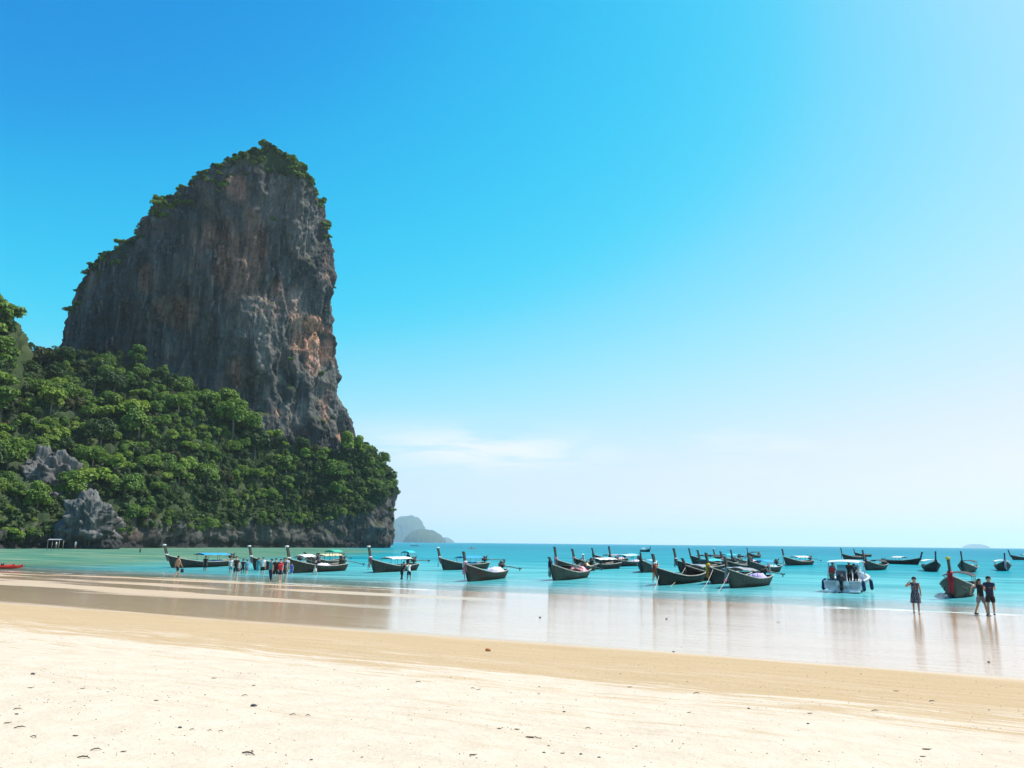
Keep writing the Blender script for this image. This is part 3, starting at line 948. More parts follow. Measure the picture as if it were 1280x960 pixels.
# 2. shrubs along the crest, the ledges and the right edge of the cliff
def scatter_shrubs(P, nrm, moss, want, cond, label, group, smin, smax, gap, name='cliff_shrub'):
    nz_, na_ = moss.shape
    got = []
    for it in range(want * 400):
        i, j = RS.randint(0, nz_), RS.randint(0, na_)
        p = P[i, j]; n = nrm[i, j]
        if n @ (np.array([0, 0, 3.0]) - p) < -40 * 4: continue
        px, py = to_px(p)
        if not cond(px, py, n, p, moss[i, j]): continue
        if any((p[0] - g[0]) ** 2 + (p[1] - g[1]) ** 2 + (p[2] - g[2]) ** 2 < gap * gap for g in got): continue
        got.append(p)
        plant(name, SHRUBS[RS.randint(4)], Vector(p) - Vector(n) * 0.5 - Vector((0, 0, .9)), RS.uniform(smin, smax), label(px, py) if callable(label) else label, 'shrub', group + (' ' + label(px, py)[-18:] if callable(label) else ''), (RS.uniform(-.2, .2), RS.uniform(-.2, .2)))
        if len(got) >= want: break
    print(name, len(got))


def crest_near(px, py):
    if px > 366: return px > np.interp(py, [194, 206, 242, 265, 310], [350, 362, 384, 398, 404]) and py < 300
    return 70 < px and py < np.interp(px, [75, 95, 112, 150, 195, 250, 300, 335, 366], [416, 362, 327, 300, 258, 226, 197, 188, 194]) + (30 if px < 290 else 36)


scatter_shrubs(cliffP, cliffN, cliffM, 290, lambda px, py, n, p, m: n[2] > 0.12 and crest_near(px, py),
               lambda px, py: 'small green shrub ' + ('on the rounded summit of the great cliff' if py < 235 and px < 375 else ('on the steep shoulder right below the summit' if px > 330 else ('on the long sloping crest of the great cliff' if py < 310 else 'at the low end of the sloping crest'))), 'shrubs on the crest of the cliff', 0.7, 1.5, 2.3)
scatter_shrubs(cliffP, cliffN, cliffM, 70, lambda px, py, n, p, m: py > 230 and ((n[2] > 0.42 and px > 325) or (n[2] > 0.05 and px > 408)),
               'small shrub clinging to a ledge of the bare rock face', 'shrubs on the ledges of the cliff', 0.5, 1.1, 5.0)
scatter_shrubs(hillP, hillN, hillM, 110, lambda px, py, n, p, m: -30 < px < 12 and py < 520 and n[1] < 0.5,
               lambda px, py: 'tree-like shrub ' + ('on the top of the steep side hill' if py < 380 else ('half way up the steep side hill' if py < 460 else 'at the foot of the steep side hill')), 'bushes on the side hill', 1.7, 2.6, 2.6, 'hill_bush')
scatter_shrubs(HP, hn, moss, 60, lambda px, py, n, p, m: 440 < px < 500 and p[2] > 12 and p[1] < 480,
               'shrub hanging on the steep seaward end of the headland', 'shrubs on the seaward end of the headland', 0.8, 1.5, 3.0, 'headland_shrub')

# tufts of green on the grey crags
for cr in [o for o in bpy.data.objects if o.name.startswith('rock_outcrop')]:
    me = cr.data
    co = np.empty(len(me.vertices) * 3, np.float32); me.vertices.foreach_get('co', co); co = co.reshape(-1, 3)
    no = np.empty(len(me.vertices) * 3, np.float32); me.vertices.foreach_get('normal', no); no = no.reshape(-1, 3)
    ids = [i for i in RS.permutation(len(co)) if no[i, 2] > 0.45 and no[i, 1] < 0.4]
    low = cr['label'].startswith('grey')
    for i in ids[:11]:
        plant('crag_shrub', SHRUBS[RS.randint(4)], Vector(co[i]) - Vector((0, 0, .8)), RS.uniform(.45, .85), 'green tuft of shrub growing on the ' + ('crag at the water' if low else 'upper bare crag'), 'shrub', 'shrubs on the ' + ('lower crag' if low else 'upper crag'))

# ------------------------------------------------------------------ boats
def simple_mat(name, c, rough=0.6, c2=None, sc=3.0, metal=0.0, stretch=(1, 1, 1), bump=0.0, spec=1.4):
    m, nt = new_mat(name)
    v = N(nt, 'ShaderNodeTexCoord').outputs['Object']
    n = NOISE(nt, SCALEV(nt, v, stretch), sc, 6, 0.65)
    c2 = c2 or tuple(k * 0.6 for k in c[:3])
    col = MIX(nt, RNG(nt, n, 0.35, 0.65), (*c[:3], 1), (*c2[:3], 1))
    kw = {}
    if bump:
        kw['Normal'] = N(nt, 'ShaderNodeBump', None, Strength=bump, Distance=0.03, Height=n).outputs[0]
    out(nt, N(nt, 'ShaderNodeBsdfPrincipled', None, Base_Color=col, Roughness=rough, Metallic=metal, IOR=spec, **kw))
    return m


def hull_mat(name, c, c2, stain):
    m, nt = new_mat(name)
    v = N(nt, 'ShaderNodeTexCoord').outputs['Object']
    n = NOISE(nt, SCALEV(nt, v, (0.7, 4, 5)), 1.0, 6, 0.65)
    n2 = NOISE(nt, SCALEV(nt, v, (2.5, 2.5, 0.8)), 1.0, 5, 0.6)
    w = N(nt, 'ShaderNodeTexWave', {'bands_direction': 'Z', 'wave_profile': 'SAW'}, Vector=v, Scale=1.7, Distortion=0.6, Detail=2.0)
    col = MIX(nt, RNG(nt, n, 0.35, 0.65), (*c, 1), (*c2, 1))
    col = MIX(nt, RNG(nt, n2, 0.52, 0.70, 0, 0.7), col, (*stain, 1))
    z = N(nt, 'ShaderNodeSeparateXYZ', None, i0=v).outputs[2]
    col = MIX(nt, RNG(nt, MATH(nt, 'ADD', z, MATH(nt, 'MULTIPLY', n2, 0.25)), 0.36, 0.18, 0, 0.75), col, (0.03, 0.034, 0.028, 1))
    b = N(nt, 'ShaderNodeBump', None, Strength=0.5, Distance=0.03, Height=w.outputs[0])
    out(nt, N(nt, 'ShaderNodeBsdfPrincipled', None, Base_Color=col, Roughness=0.6, IOR=1.4, Normal=b))
    return m


HULLS = {
    'brown': hull_mat('brown_hull', (0.0372, 0.0171, 0.0105), (0.0610, 0.0296, 0.0190), (0.0967, 0.0542, 0.0379)),
    'green': hull_mat('grey_green_hull', (0.0461, 0.0365, 0.0263), (0.0781, 0.0599, 0.0448), (0.1265, 0.0959, 0.0748)),
    'grey': hull_mat('grey_hull', (0.0268, 0.0182, 0.0158), (0.0461, 0.0319, 0.0274), (0.0744, 0.0536, 0.0453)),
    'dark': hull_mat('dark_hull', (0.0119, 0.0075, 0.0063), (0.0230, 0.0148, 0.0122), (0.0432, 0.0274, 0.0221))}
C = {}
for nm, c, c2 in (('red', (.62, .03, .04), (.45, .02, .03)), ('orange', (.75, .22, .03), (.6, .12, .02)), ('pink', (.75, .18, .30), (.6, .10, .2)),
                  ('white', (.74, .73, .70), (.60, .59, .57)), ('blue', (.02, .33, .68), (.015, .24, .55)), ('turquoise', (.03, .48, .55), (.02, .38, .45)),
                  ('cream', (.66, .55, .32), (.52, .42, .25)), ('green', (.03, .42, .30), (.02, .32, .22)), ('dark', (.035, .037, .045), (.02, .02, .025)),
                  ('grey', (.30, .31, .33), (.22, .23, .25)), ('purple', (.36, .26, .62), (.55, .48, .7)), ('yellow', (.75, .55, .06), (.6, .4, .04)),
                  ('rose', (.70, .10, .20), (.78, .62, .64)), ('lilac', (.62, .50, .68), (.7, .64, .72)), ('navy', (.02, .035, .10), (.012, .02, .06)),
                  ('skyblue', (.30, .55, .72), (.45, .62, .72))):
    C[nm] = simple_mat(nm + '_cloth', c, 0.8, c2, 2.2)
m_paint = simple_mat('pale_gunwale_wood', (.46, .42, .36), .6, (.26, .23, .19), 3.0, stretch=(.5, 3, 3))
m_post = simple_mat('weathered_post', (.04, .028, .022), .65, (.09, .07, .056), 4.0, stretch=(2, 2, .5), bump=.3)
m_deck = simple_mat('deck_boards', (.20, .155, .11), .75, (.11, .085, .065), 3.0, stretch=(.4, 5, 1))
m_pole = simple_mat('pole_wood', (.26, .22, .18), .7, (.14, .12, .10), 3.0)
m_eng = simple_mat('engine_iron', (.035, .035, .037), .45, (.10, .075, .06), 5.0, metal=.3)
m_steel = simple_mat('shaft_steel', (.16, .15, .14), .4, (.08, .07, .065), 4.0, metal=.6)
m_rope = simple_mat('rope_fibre', (.62, .57, .46), .9, (.45, .40, .32), 9.0)


def boat_profile(L, B, bowh):
    def hb(s):
        q = min(max((s + 0.085) / 0.50, 0), 1)
        f = (1 - (1 - q) ** 2.1) ** 0.9
        return max(0.03, B * f * (1 - 0.36 * max(0, (s - 0.55) / 0.45) ** 1.6))
    def sheer(s):
        return 0.60 + (bowh - 0.60) * max(0, 1 - (s + 0.085) / 0.62) ** 2.0 + 0.16 * max(0, (s - .6) / .4) ** 2
    def keel(s):
        if s < 0:
            return (bowh - 0.02) * (-s / 0.085) ** 0.85
        return -0.34 * min(1, s / 0.16) ** 0.7 + 0.16 * max(0, (s - .75) / .25) ** 1.5
    return hb, sheer, keel


def longtail(P0, heading, L=9.0, B=0.95, bowh=1.35, post=1.0, hull='brown', garland=(), canopy=(), tarp=(), engine=True, shaft=3.3, tailyaw=0.0, cap=None, taildrop=0.12,
             label='', group='longtail boats moored off the beach', pole=None, flag=None, marks=None):
    root = empty('longtail_boat', (P0.x, P0.y, 0), heading)
    tag(root, label, 'boat', group)
    hb, sheer, keel = boat_profile(L, B, bowh)
    ns, nj = 34, 8
    svals = [-0.085 + 1.085 * (i / (ns - 1)) ** 1.25 for i in range(ns)]
    b = MB()
    outer, inner = [], []
    for s in svals:
        h, zs, zk = hb(s), sheer(s), keel(s)
        row, irow = [], []
        for side in (1, -1):
            js = range(nj, -1, -1) if side == 1 else range(1, nj + 1)
            for j in js:
                t = j / nj
                row.append((-s * L, side * h * (t ** .62) * (.86 + .14 * t), zk + (zs - zk) * t ** 1.3))
                irow.append((-s * L - (.02 if s < .5 else -.02), side * max(h - .06, .008) * (t ** .62) * (.86 + .14 * t), min(zk + .09, zs) + (zs - min(zk + .09, zs)) * t ** 1.3))
        outer.append(row)
        inner.append(irow)
    b.grid(outer)
    b.grid([r[::-1] for r in inner])
    nc = 2 * nj + 1
    no = ns * nc
    for i in range(ns - 1):
        b.f.append((i * nc, (i + 1) * nc, no + (i + 1) * nc + nc - 1, no + i * nc + nc - 1))
        b.f.append((i * nc + nc - 1, no + i * nc, no + (i + 1) * nc, (i + 1) * nc + nc - 1))
    last = (ns - 1) * nc
    b.f.append(tuple(last + k for k in range(nc)))
    b.f.append(tuple(no + last + nc - 1 - k for k in range(nc)))
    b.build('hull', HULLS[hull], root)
    for side in (1, -1):
        pts = [(-s * L, side * (hb(s) + .01), sheer(s) + .01) for s in svals[::2] + [1.0]]
        MB().tube(pts, .045, 6).build('gunwale', m_paint, root)
        pts = [(-s * L, side * (hb(s) * (.72 ** .62) * (.86 + .14 * .72) + .012), keel(s) + (sheer(s) - keel(s)) * .72 ** 1.3) for s in svals[9::2] + [1.0]]
        MB().tube(pts, .028, 5).build('rub_strake', HULLS[hull], root)
    # decks
    d = MB()
    ds = [0.02 + .17 * i / 5 for i in range(6)]
    d.grid([[(-s * L, -hb(s) * .9, sheer(s) - .10), (-s * L, 0, sheer(s) - .06), (-s * L, hb(s) * .9, sheer(s) - .10)] for s in ds])
    d.build('fore_deck', m_deck, root)
    d = MB()
    ds = [0.18 + .80 * i / 8 for i in range(9)]
    d.grid([[(-s * L, -hb(s) * .78, .16), (-s * L, hb(s) * .78, .16)] for s in ds])
    d.build('floor', m_deck, root)
    for s in (.30, .42, .54, .66, .80):
        MB().box((-s * L, 0, sheer(s) - .16), (.26, 2 * hb(s) * .95, .04)).build('bench', m_deck, root)
    # stem post
    xt = .085 * L
    if post > 0:
        pb = MB()
        path = [(xt - .32, bowh - .62, .16, .055), (xt - .10, bowh - .15, .17, .06), (xt + .07, bowh + .22, .145, .06), (xt + .25, bowh + .55 * post + .1, .13, .058),
                (xt + .40, bowh + post * .92, .14, .062), (xt + .43, bowh + post, .155, .066)]
        rows = [[(x - w * 1.15, -t * 1.5, z), (x - w * 1.15, t * 1.5, z), (x + w * .85, t * 1.1, z + .03), (x + w * .85, -t * 1.1, z + .03)] for x, z, w, t in path]
        pb.grid(rows, True)
        nn = len(pb.v)
        pb.f.append((nn - 4, nn - 3, nn - 2, nn - 1))
        po = pb.build('bow_post', m_post, root, False)
        if cap:
            MB().box((xt + .42, 0, bowh + post + .03), (.38, .22, .16), None, .03).build('post_cap', C[cap], po)
    if garland:
        g = None
        for k, cn in enumerate(garland):
            zc = bowh + .10 + .11 * k
            xc = xt + .02 + .035 * k
            m = MB()
            ring = []
            for a in range(13):
                t = 2 * math.pi * a / 12
                ring.append((xc + .21 * math.cos(t), .12 * math.sin(t), zc + .02 * math.sin(3 * t)))
            m.tube(ring, .05, 6)
            for yy in (-.09, .07, .0):
                ln = (.75 + .5 * RS.uniform()) * (.55 if k else 1.0)
                xx = xc + .18
                m.grid([[(xx + .05 * math.sin(q * 2.2 + k + yy * 9) - .10 * q, yy - .055 * (1 - .3 * q) + .02 * math.sin(5 * q), zc - ln * q) for _ in (0,)] +
                        [(xx + .06 + .05 * math.sin(q * 2.2 + k + yy * 9) - .10 * q, yy + .055 * (1 - .3 * q), zc - ln * q - .02)] for q in (0, .2, .4, .6, .8, 1.0)])
            m.build('garland', C[cn], root)
    for (s0, s1, zc, wid, cn, slope) in canopy:
        n1, n2 = 10, 8
        cm = MB()
        top, bot = [], []
        for i in range(n1):
            s = s0 + (s1 - s0) * i / (n1 - 1)
            row = []
            for j in range(n2 + 1):
                t = j / n2 * 2 - 1
                row.append((-s * L, t * wid, zc + slope * (i / (n1 - 1) - .5) - .20 * t * t - .03 * math.cos(i / (n1 - 1) * math.pi * 6)))
            top.append(row)
            bot.append([(x, y, z - .025) for x, y, z in row])
        cm.grid(top)
        cm.grid([r[::-1] for r in bot])
        for j in (0, n2):
            cm.grid([[top[i][j], bot[i][j]] for i in range(n1)])
        for i in (0, n1 - 1):
            cm.grid([[top[i][j], bot[i][j]] for j in range(n2 + 1)])
        co = cm.build('canopy', C[cn], root)
        for i in (1, n1 // 2, n1 - 2):
            s = s0 + (s1 - s0) * i / (n1 - 1)
            for side in (1, -1):
                MB().tube([(-s * L, side * min(wid * .92, hb(s) * .95), sheer(s) - .15), (-s * L, side * wid * .92, top[i][0][2] + .03)], .022, 5).build('canopy_pole', m_pole, root)
        for side in (1, -1):
            MB().tube([(top[i][n2 if side == 1 else 0][0], side * wid, top[i][0][2] - .02) for i in range(n1)], .02, 5).build('canopy_rail', m_pole, root)
    for (s0, s1, h, wid, cn) in tarp:
        n1, n2 = 12, 10
        rows = []
        for i in range(n1):
            q = i / (n1 - 1)
            s = s0 + (s1 - s0) * q
            e = min(1, 4 * q, 4 * (1 - q) + .05) ** .5
            row = []
            for j in range(n2 + 1):
                t = j / n2 * 2 - 1
                w = min(wid, hb(s) * .98)
                row.append((-s * L + .04 * math.sin(9 * t + 3 * q), t * w, sheer(s) - .12 + h * e * (1 - abs(t) ** 2.6) + .035 * math.sin(17 * q + 5 * t) + .03 * math.sin(11 * t + 2)))
            rows.append(row)
        tm = MB()
        tm.grid(rows)
        tm.build('tarpaulin', C[cn], root)
    if engine:
        ex, ez = -.975 * L, sheer(.97) + .34
        e = MB()
        e.box((ex, 0, ez), (.62, .36, .36), None, .04).box((ex + .02, 0, ez + .27), (.46, .24, .22), None, .03).box((ex + .30, .02, ez + .06), (.10, .44, .30), None, .02)
        e.tube([(ex + .37, 0, ez + .02), (ex + .43, 0, ez + .02)], .17, 14).tube([(ex - .05, .20, ez + .2), (ex - .05, .27, ez + .42), (ex - .3, .27, ez + .50)], .045, 8)
        e.tube([(ex, 0, ez - .75), (ex, 0, ez - .1)], [.07, .09], 8)
        eo = e.build('engine', m_eng, root)
        yaw = tailyaw
        dx, dy = -math.cos(yaw), math.sin(yaw)
        ends = (ex + dx * shaft, dy * shaft, ez - .05 - shaft * taildrop)
        sh = MB().tube([(ex - .2, 0, ez - .02), ((ex + ends[0]) / 2, ends[1] / 2, (ez + ends[2]) / 2 + .03), ends], [.05, .045, .035], 7).build('tail_shaft', m_steel, root)
        pr = MB()
        for k in range(3):
            a = 2.1 * k + .4
            ax = Vector((0, math.cos(a), math.sin(a)))
            bx = Vector((.35, -math.sin(a) * .9, math.cos(a) * .9))
            c = Vector(ends)
            pr.add([c + bx * .03, c + ax * .12 + bx * .07, c + ax * .20, c + ax * .12 - bx * .07, c - bx * .03,
                    c + bx * .03 + Vector((.012, 0, 0)), c + ax * .12 + bx * .07 + Vector((.012, 0, 0)), c + ax * .20 + Vector((.012, 0, 0)), c + ax * .12 - bx * .07 + Vector((.012, 0, 0)), c - bx * .03 + Vector((.012, 0, 0))],
                   [(0, 1, 2, 3, 4), (9, 8, 7, 6, 5), (0, 5, 6, 1), (1, 6, 7, 2), (2, 7, 8, 3), (3, 8, 9, 4)])
        pr.tube([(ends[0] + .1, ends[1], ends[2]), (ends[0] - .1, ends[1], ends[2])], [.05, .03], 8)
        pr.build('propeller', m_steel, sh, False)
        MB().tube([(ex + .2, .1, ez + .05), (ex + 1.3, .12, ez + .12)], .025, 6).build('tiller', m_steel, root)
    if pole:
        MB().tube([(-pole * L, hb(pole) * .8, sheer(pole) - .3), (-pole * L, hb(pole) * .8, sheer(pole) + 1.0)], .05, 7).build('mooring_pole', m_paint, root)
    if flag:
        m = MB()
        m.grid([[(xt + .28 - .05 * q, .17 + .06 * math.sin(4 * q) + .28 * (q ** .5) * k, bowh + post * .6 - 1.1 * q - .12 * k) for k in (0, .33, .66, 1)] for q in (0, .15, .3, .5, .7, .85, 1.0)])
        m.build('flag', C[flag], root)
    if marks:
        # painted name, three short strokes of lettering on the bow flank, too small to read
        for side in (1, -1):
            m = MB()
            for k in range(7):
                s = .07 + .02 * k
                t = .80
                y = hb(s) * (t ** .62) * (.86 + .14 * t) + .012
                z = keel(s) + (sheer(s) - keel(s)) * t ** 1.3
                m.box((-s * L, side * y, z), (.07, .012, .13 if k % 2 else .08))
            m.build('name_lettering', C[marks], root)
    return root


def boat_from(bpx, bpy_, spx, L):
    """stem at a place of the picture, stern to be seen at spx and farther off"""
    p = gp(bpx, bpy_, 0)
    best = None
    for k in range(0, 3600):
        th = math.radians(k / 10)
        q = Vector((p.x + L * math.cos(th), p.y + L * math.sin(th), 0))
        if q.y < p.y - 0.4 * L * 0: continue
        e = abs(to_px(q)[0] - spx)
        if best is None or e < best[0] - 1e-6:
            best = (e, th)
    th = best[1]
    return p, th + math.pi


BOATS = [
    dict(at_=(214, 710, 291), L=9.5, hull='grey', post=1.05, cap='white', garland=('white',), canopy=[(.42, .86, 1.55, .85, 'blue', -.05)], tarp=[(.5, .85, .25, .75, 'blue')], engine=True,
         label='grey longtail boat with a bright blue awning and white topped bow post'),
    dict(at_=(318, 713, 376), L=9.0, hull='dark', post=1.05, cap='white', garland=('white',), tarp=[(.35, .8, .25, .7, 'dark')],
         label='dark longtail boat half hidden behind the group of bathers'),
    dict(at_=(366, 716.5, 429), L=8.6, hull='brown', post=1.1, cap='white', canopy=[(.10, .32, 1.72, .7, 'white', .05), (.68, .88, 2.15, .65, 'green', 0)], tarp=[(.45, .66, .35, .8, 'lilac')], garland=('white',), tailyaw=.1, shaft=3.6,
         label='brown longtail boat with white tarp and a small green awning on poles'),
    dict(at_=(385, 708.5, 428), L=9.0, hull='grey', post=0.35, canopy=[(.30, .85, 1.45, .85, 'cream', 0)], shaft=3.8, tailyaw=-.15, taildrop=.06,
         label='longtail boat with a cream awning behind the brown one'),
    dict(at_=(467, 716, 518), L=8.6, hull='grey', post=1.15, cap='white', garland=('red', 'white'), canopy=[(.28, .78, 1.5, .85, 'white', 0), (.74, .92, 2.1, .55, 'turquoise', 0)], tarp=[(.3, .6, .2, .7, 'dark')], shaft=3.6, taildrop=.02,
         label='longtail boat with red and white ribbons and a white awning'),
    dict(at_=(554, 713, 607), L=9.0, hull='grey', post=1.05, cap='white', garland=('white',), canopy=[(.38, .80, 1.5, .85, 'blue', 0)], tarp=[(.45, .8, .3, .8, 'blue')], shaft=3.4, taildrop=.02, tailyaw=.2,
         label='grey longtail boat with blue awning behind the brown boat with red lettering'),
    dict(at_=(585, 727, 628), L=8.2, hull='brown', post=0.95, garland=('pink', 'white'), tarp=[(.66, .88, .45, .75, 'lilac')], shaft=2.6, tailyaw=.35, marks='red',
         label='brown longtail boat with red lettering on its bow and pink ribbons'),
    dict(at_=(692, 726, 731), L=7.8, hull='green', post=.55, garland=('dark', 'navy'), canopy=[(.40, .70, 1.15, .75, 'dark', -.1)], tarp=[(.66, .9, .5, .8, 'rose')], engine=True, shaft=2.2, tailyaw=.5,
         label='grey green longtail boat with red and white striped tarpaulin at its stern'),
    dict(at_=(699, 716, 741), L=9.0, hull='grey', post=1.3, garland=('pink', 'rose'), tarp=[(.3, .6, .25, .8, 'dark'), (.62, .8, .5, .6, 'cream')], engine=True, shaft=2.6,
         label='grey longtail boat with a tall post wrapped in pink cloth'),
    dict(at_=(722, 712.5, 772), L=9.6, hull='dark', post=1.05, canopy=[(.40, .86, 1.35, .85, 'white', 0)], garland=('rose',), shaft=2.2, taildrop=.1,
         label='dark longtail boat with a long white awning in the left cluster'),
    dict(at_=(766, 708.5, 800), L=9.0, hull='grey', post=1.35, canopy=[(.30, .75, 1.65, .9, 'skyblue', .1)], tarp=[(.76, .9, .3, .7, 'lilac')], garland=('dark',), engine=True, shaft=2.2,
         label='longtail boat with pale blue awning and a very tall dark post'),
    dict(at_=(803, 716, 817), L=8.0, hull='grey', post=.8, garland=('dark',), canopy=[(.5, .8, 1.3, .8, 'skyblue', 0)], engine=False,
         label='grey longtail boat lying bow-on between the two clusters'),
    dict(at_=(812, 690, 801), L=9.0, hull='grey', post=.9, canopy=[(.35, .8, 1.6, .85, 'white', 0)], engine=False, label='far longtail boat with white awning and its bow turned away', group='far boats on the bay'),
    dict(at_=(824, 732, 874), L=8.8, hull='dark', post=.95, garland=('orange', 'red', 'white'), tarp=[(.25, .36, .3, .4, 'navy')], engine=False,
         label='dark longtail boat with orange and white ribbons roped to the beach'),
    dict(at_=(850, 716, 902), L=9.5, hull='dark', post=1.25, garland=('dark', 'white'), canopy=[(.55, .9, 1.45, .85, 'turquoise', 0)], engine=False,
         label='dark longtail boat whose tall slanting post tops the right cluster'),
    dict(at_=(878, 711, 918), L=9.0, hull='grey', post=1.0, canopy=[(.22, .55, 1.75, .85, 'dark', 0)], tarp=[(.6, .85, .3, .8, 'lilac')], engine=True, shaft=2.4,
         label='longtail boat with a dark arched awning in the right cluster'),
    dict(at_=(860, 727, 905), L=8.6, hull='dark', post=.55, canopy=[(.16, .48, 1.35, .8, 'grey', -.05)], engine=False, garland=('dark',),
         label='dark longtail boat with grey awning, wedged between its neighbours'),
    dict(at_=(890, 730.5, 932), L=8.6, hull='dark', post=1.05, garland=('orange', 'yellow'), canopy=[(.5, .85, 1.2, .8, 'skyblue', 0)], engine=False,
         label='dark longtail boat with a yellow and orange wrapped post'),
    dict(at_=(914, 735.5, 958), L=7.8, hull='green', post=.85, garland=('grey',), canopy=[(.12, .55, 1.4, .7, 'grey', -.15)], tarp=[(.64, .84, .4, .7, 'purple')], shaft=2.6, tailyaw=.25, pole=.9,
         label='pale grey green longtail boat with a purple bundle and mooring pole'),
    dict(at_=(918, 708, 946), L=9.0, hull='green', post=1.0, garland=('dark',), canopy=[(.35, .6, 1.5, .8, 'dark', 0)], tarp=[(.7, .9, .3, .8, 'rose')], engine=False,
         label='grey green longtail boat with a pink bundle at its stern'),
    dict(at_=(896, 703.5, 925), L=9.0, hull='dark', post=1.0, cap='white', canopy=[(.3, .75, 1.5, .85, 'turquoise', 0)], engine=True, shaft=2.4, label='far longtail boat with turquoise awning behind the right cluster'),
    dict(at_=(936, 697.5, 949), L=9.0, hull='grey', post=1.1, canopy=[(.35, .8, 1.5, .85, 'dark', 0)], engine=True, shaft=2.5, label='far dark longtail boat alone behind the right cluster', group='far boats on the bay'),
    dict(at_=(940, 716.5, 972), L=8.6, hull='grey', post=.7, garland=('dark',), canopy=[(.3, .62, 1.4, .85, 'blue', 0)], tarp=[(.68, .86, .25, .8, 'skyblue')], shaft=2.6, tailyaw=.1,
         label='grey longtail boat with a blue awning at the end of the right cluster'),
    dict(at_=(906, 713.5, 940), L=8.8, hull='dark', post=.9, garland=('rose',), tarp=[(.3, .8, .35, .85, 'dark')], engine=True, shaft=2.4,
         label='dark longtail boat covered with a dark tarpaulin inside the right cluster'),
    dict(at_=(866, 705, 898), L=9.0, hull='dark', post=1.1, canopy=[(.3, .7, 1.45, .85, 'dark', 0)], engine=False,
         label='dark longtail boat with black awning at the back of the right cluster'),
    dict(at_=(745, 704, 782), L=9.2, hull='dark', post=1.0, garland=('dark',), canopy=[(.35, .7, 1.4, .85, 'grey', 0)], tarp=[(.72, .9, .3, .8, 'rose')], engine=True, shaft=2.4,
         label='dark longtail boat with a grey awning at the back of the left cluster'),
    dict(at_=(983, 707, 1014), L=8.8, hull='brown', post=1.15, garland=('white',), canopy=[(.32, .78, 1.45, .85, 'white', 0)], tarp=[(.3, .5, .2, .7, 'dark')], shaft=4.0, taildrop=.1, pole=.85,
         label='brown longtail boat with white awning moored alone'),
    dict(at_=(1055, 699.5, 1079), L=9.5, hull='grey', post=1.25, garland=('rose',), tarp=[(.35, .8, .4, .8, 'dark')], engine=False, label='far grey longtail boat with two rose ribbons behind the white speedboat', group='far boats on the bay'),
    dict(at_=(1070, 696, 1088), L=9.0, hull='dark', post=1.05, tarp=[(.35, .8, .4, .8, 'dark')], engine=False, label='far dark longtail boat, the outermost behind the speedboat', group='far boats on the bay'),
    dict(at_=(1083, 713, 1105), L=8.8, hull='grey', post=1.2, flag='red', canopy=[(.5, .85, 1.3, .8, 'dark', 0)], tarp=[(.25, .45, .25, .7, 'dark')], engine=True, shaft=2.6,
         label='grey longtail boat with a red flag hanging from its post'),
    dict(at_=(1148, 706, 1104), L=8.6, hull='dark', post=1.0, canopy=[(.38, .66, 1.35, .8, 'white', 0)], tarp=[(.3, .7, .2, .8, 'dark')], engine=False, bowh=1.2,
         label='long dark boat lying broadside with a low white awning'),
    dict(at_=(1170, 715, 1158), L=8.0, hull='dark', post=1.15, canopy=[(.4, .85, 1.45, .85, 'white', 0)], garland=('dark',), engine=False, label='dark longtail boat lying bow-on with a short white awning'),
    dict(at_=(1205, 716, 1216), L=8.6, hull='green', post=1.2, canopy=[(.4, .85, 1.45, .85, 'dark', 0)], tarp=[(.7, .9, .3, .8, 'white')], garland=('dark',), engine=False,
         label='grey green longtail boat behind the one with the crimson cloth'),
    dict(at_=(1192, 748, 1207), L=8.2, hull='brown', post=1.0, cap='yellow', garland=('red', 'red'), canopy=[(.42, .85, 1.45, .85, 'dark', 0)], tarp=[(.6, .85, .3, .8, 'white')], engine=False, marks='cream', flag=None,
         label='brown longtail boat beached bow-on with a long crimson cloth on its post'),
    dict(at_=(1257, 714, 1250), L=8.2, hull='dark', post=1.0, canopy=[(.4, .85, 1.4, .85, 'white', 0)], garland=('rose',), engine=False, label='dark longtail boat lying bow-on with a rose ribbon'),
    dict(at_=(1266, 700, 1302), L=9.2, hull='grey', post=1.2, canopy=[(.35, .8, 1.5, .85, 'white', 0)], engine=True, label='grey longtail boat cut by the edge of the bay view, apart from the others'),
]
BOAT_AT = []
for bd in BOATS:
    bd = dict(bd)
    bx, by, sx = bd.pop('at_')
    p, hd = boat_from(bx, by, sx, bd['L'])
    o = longtail(p, hd, **bd)
    BOAT_AT.append((o, p, hd, bd['L']))
# the long crimson cloth hanging down the stem of the beached boat
bo = BOAT_AT[33][0]
m = MB()
for yy, ph in ((-.07, 0), (.0, 2), (.07, 4)):
    rows = []
    for i in range(19):
        q = i / 18
        fold = .03 * math.sin(9 * q + ph)
        x = .085 * 8.2 + .10 - .66 * q ** 1.1 + .025 * math.sin(14 * q + ph)
        rows.append([(x + .03 * math.sin(3.1 * t + ph), yy + fold + .055 * (1 - .35 * q) * (t / 2 - 1), 1.62 - (1.30 + .12 * math.sin(ph)) * q) for t in range(5)])
    m.grid(rows)
m.build('crimson_cloth', C['red'], bo)


def rope(p0, p1, label, r=.016, sag=.25, bead=None):
    pts = []
    for i in range(13):
        q = i / 12
        p = Vector(p0).lerp(Vector(p1), q)
        p.z -= sag * 4 * q * (1 - q)
        pts.append(p)
    o = MB().tube([tuple(p) for p in pts], r, 6).build('mooring_rope', m_rope)
    tag(o, label, 'rope')
    if bead:
        bm = bmesh.new()
        bmesh.ops.create_icosphere(bm, subdivisions=2, radius=.11)
        for v in bm.verts: v.co = v.co + pts[5]
        me = bpy.data.meshes.new('float'); bm.to_mesh(me); bm.free()
        link('float', me, C[bead], o)
    return o


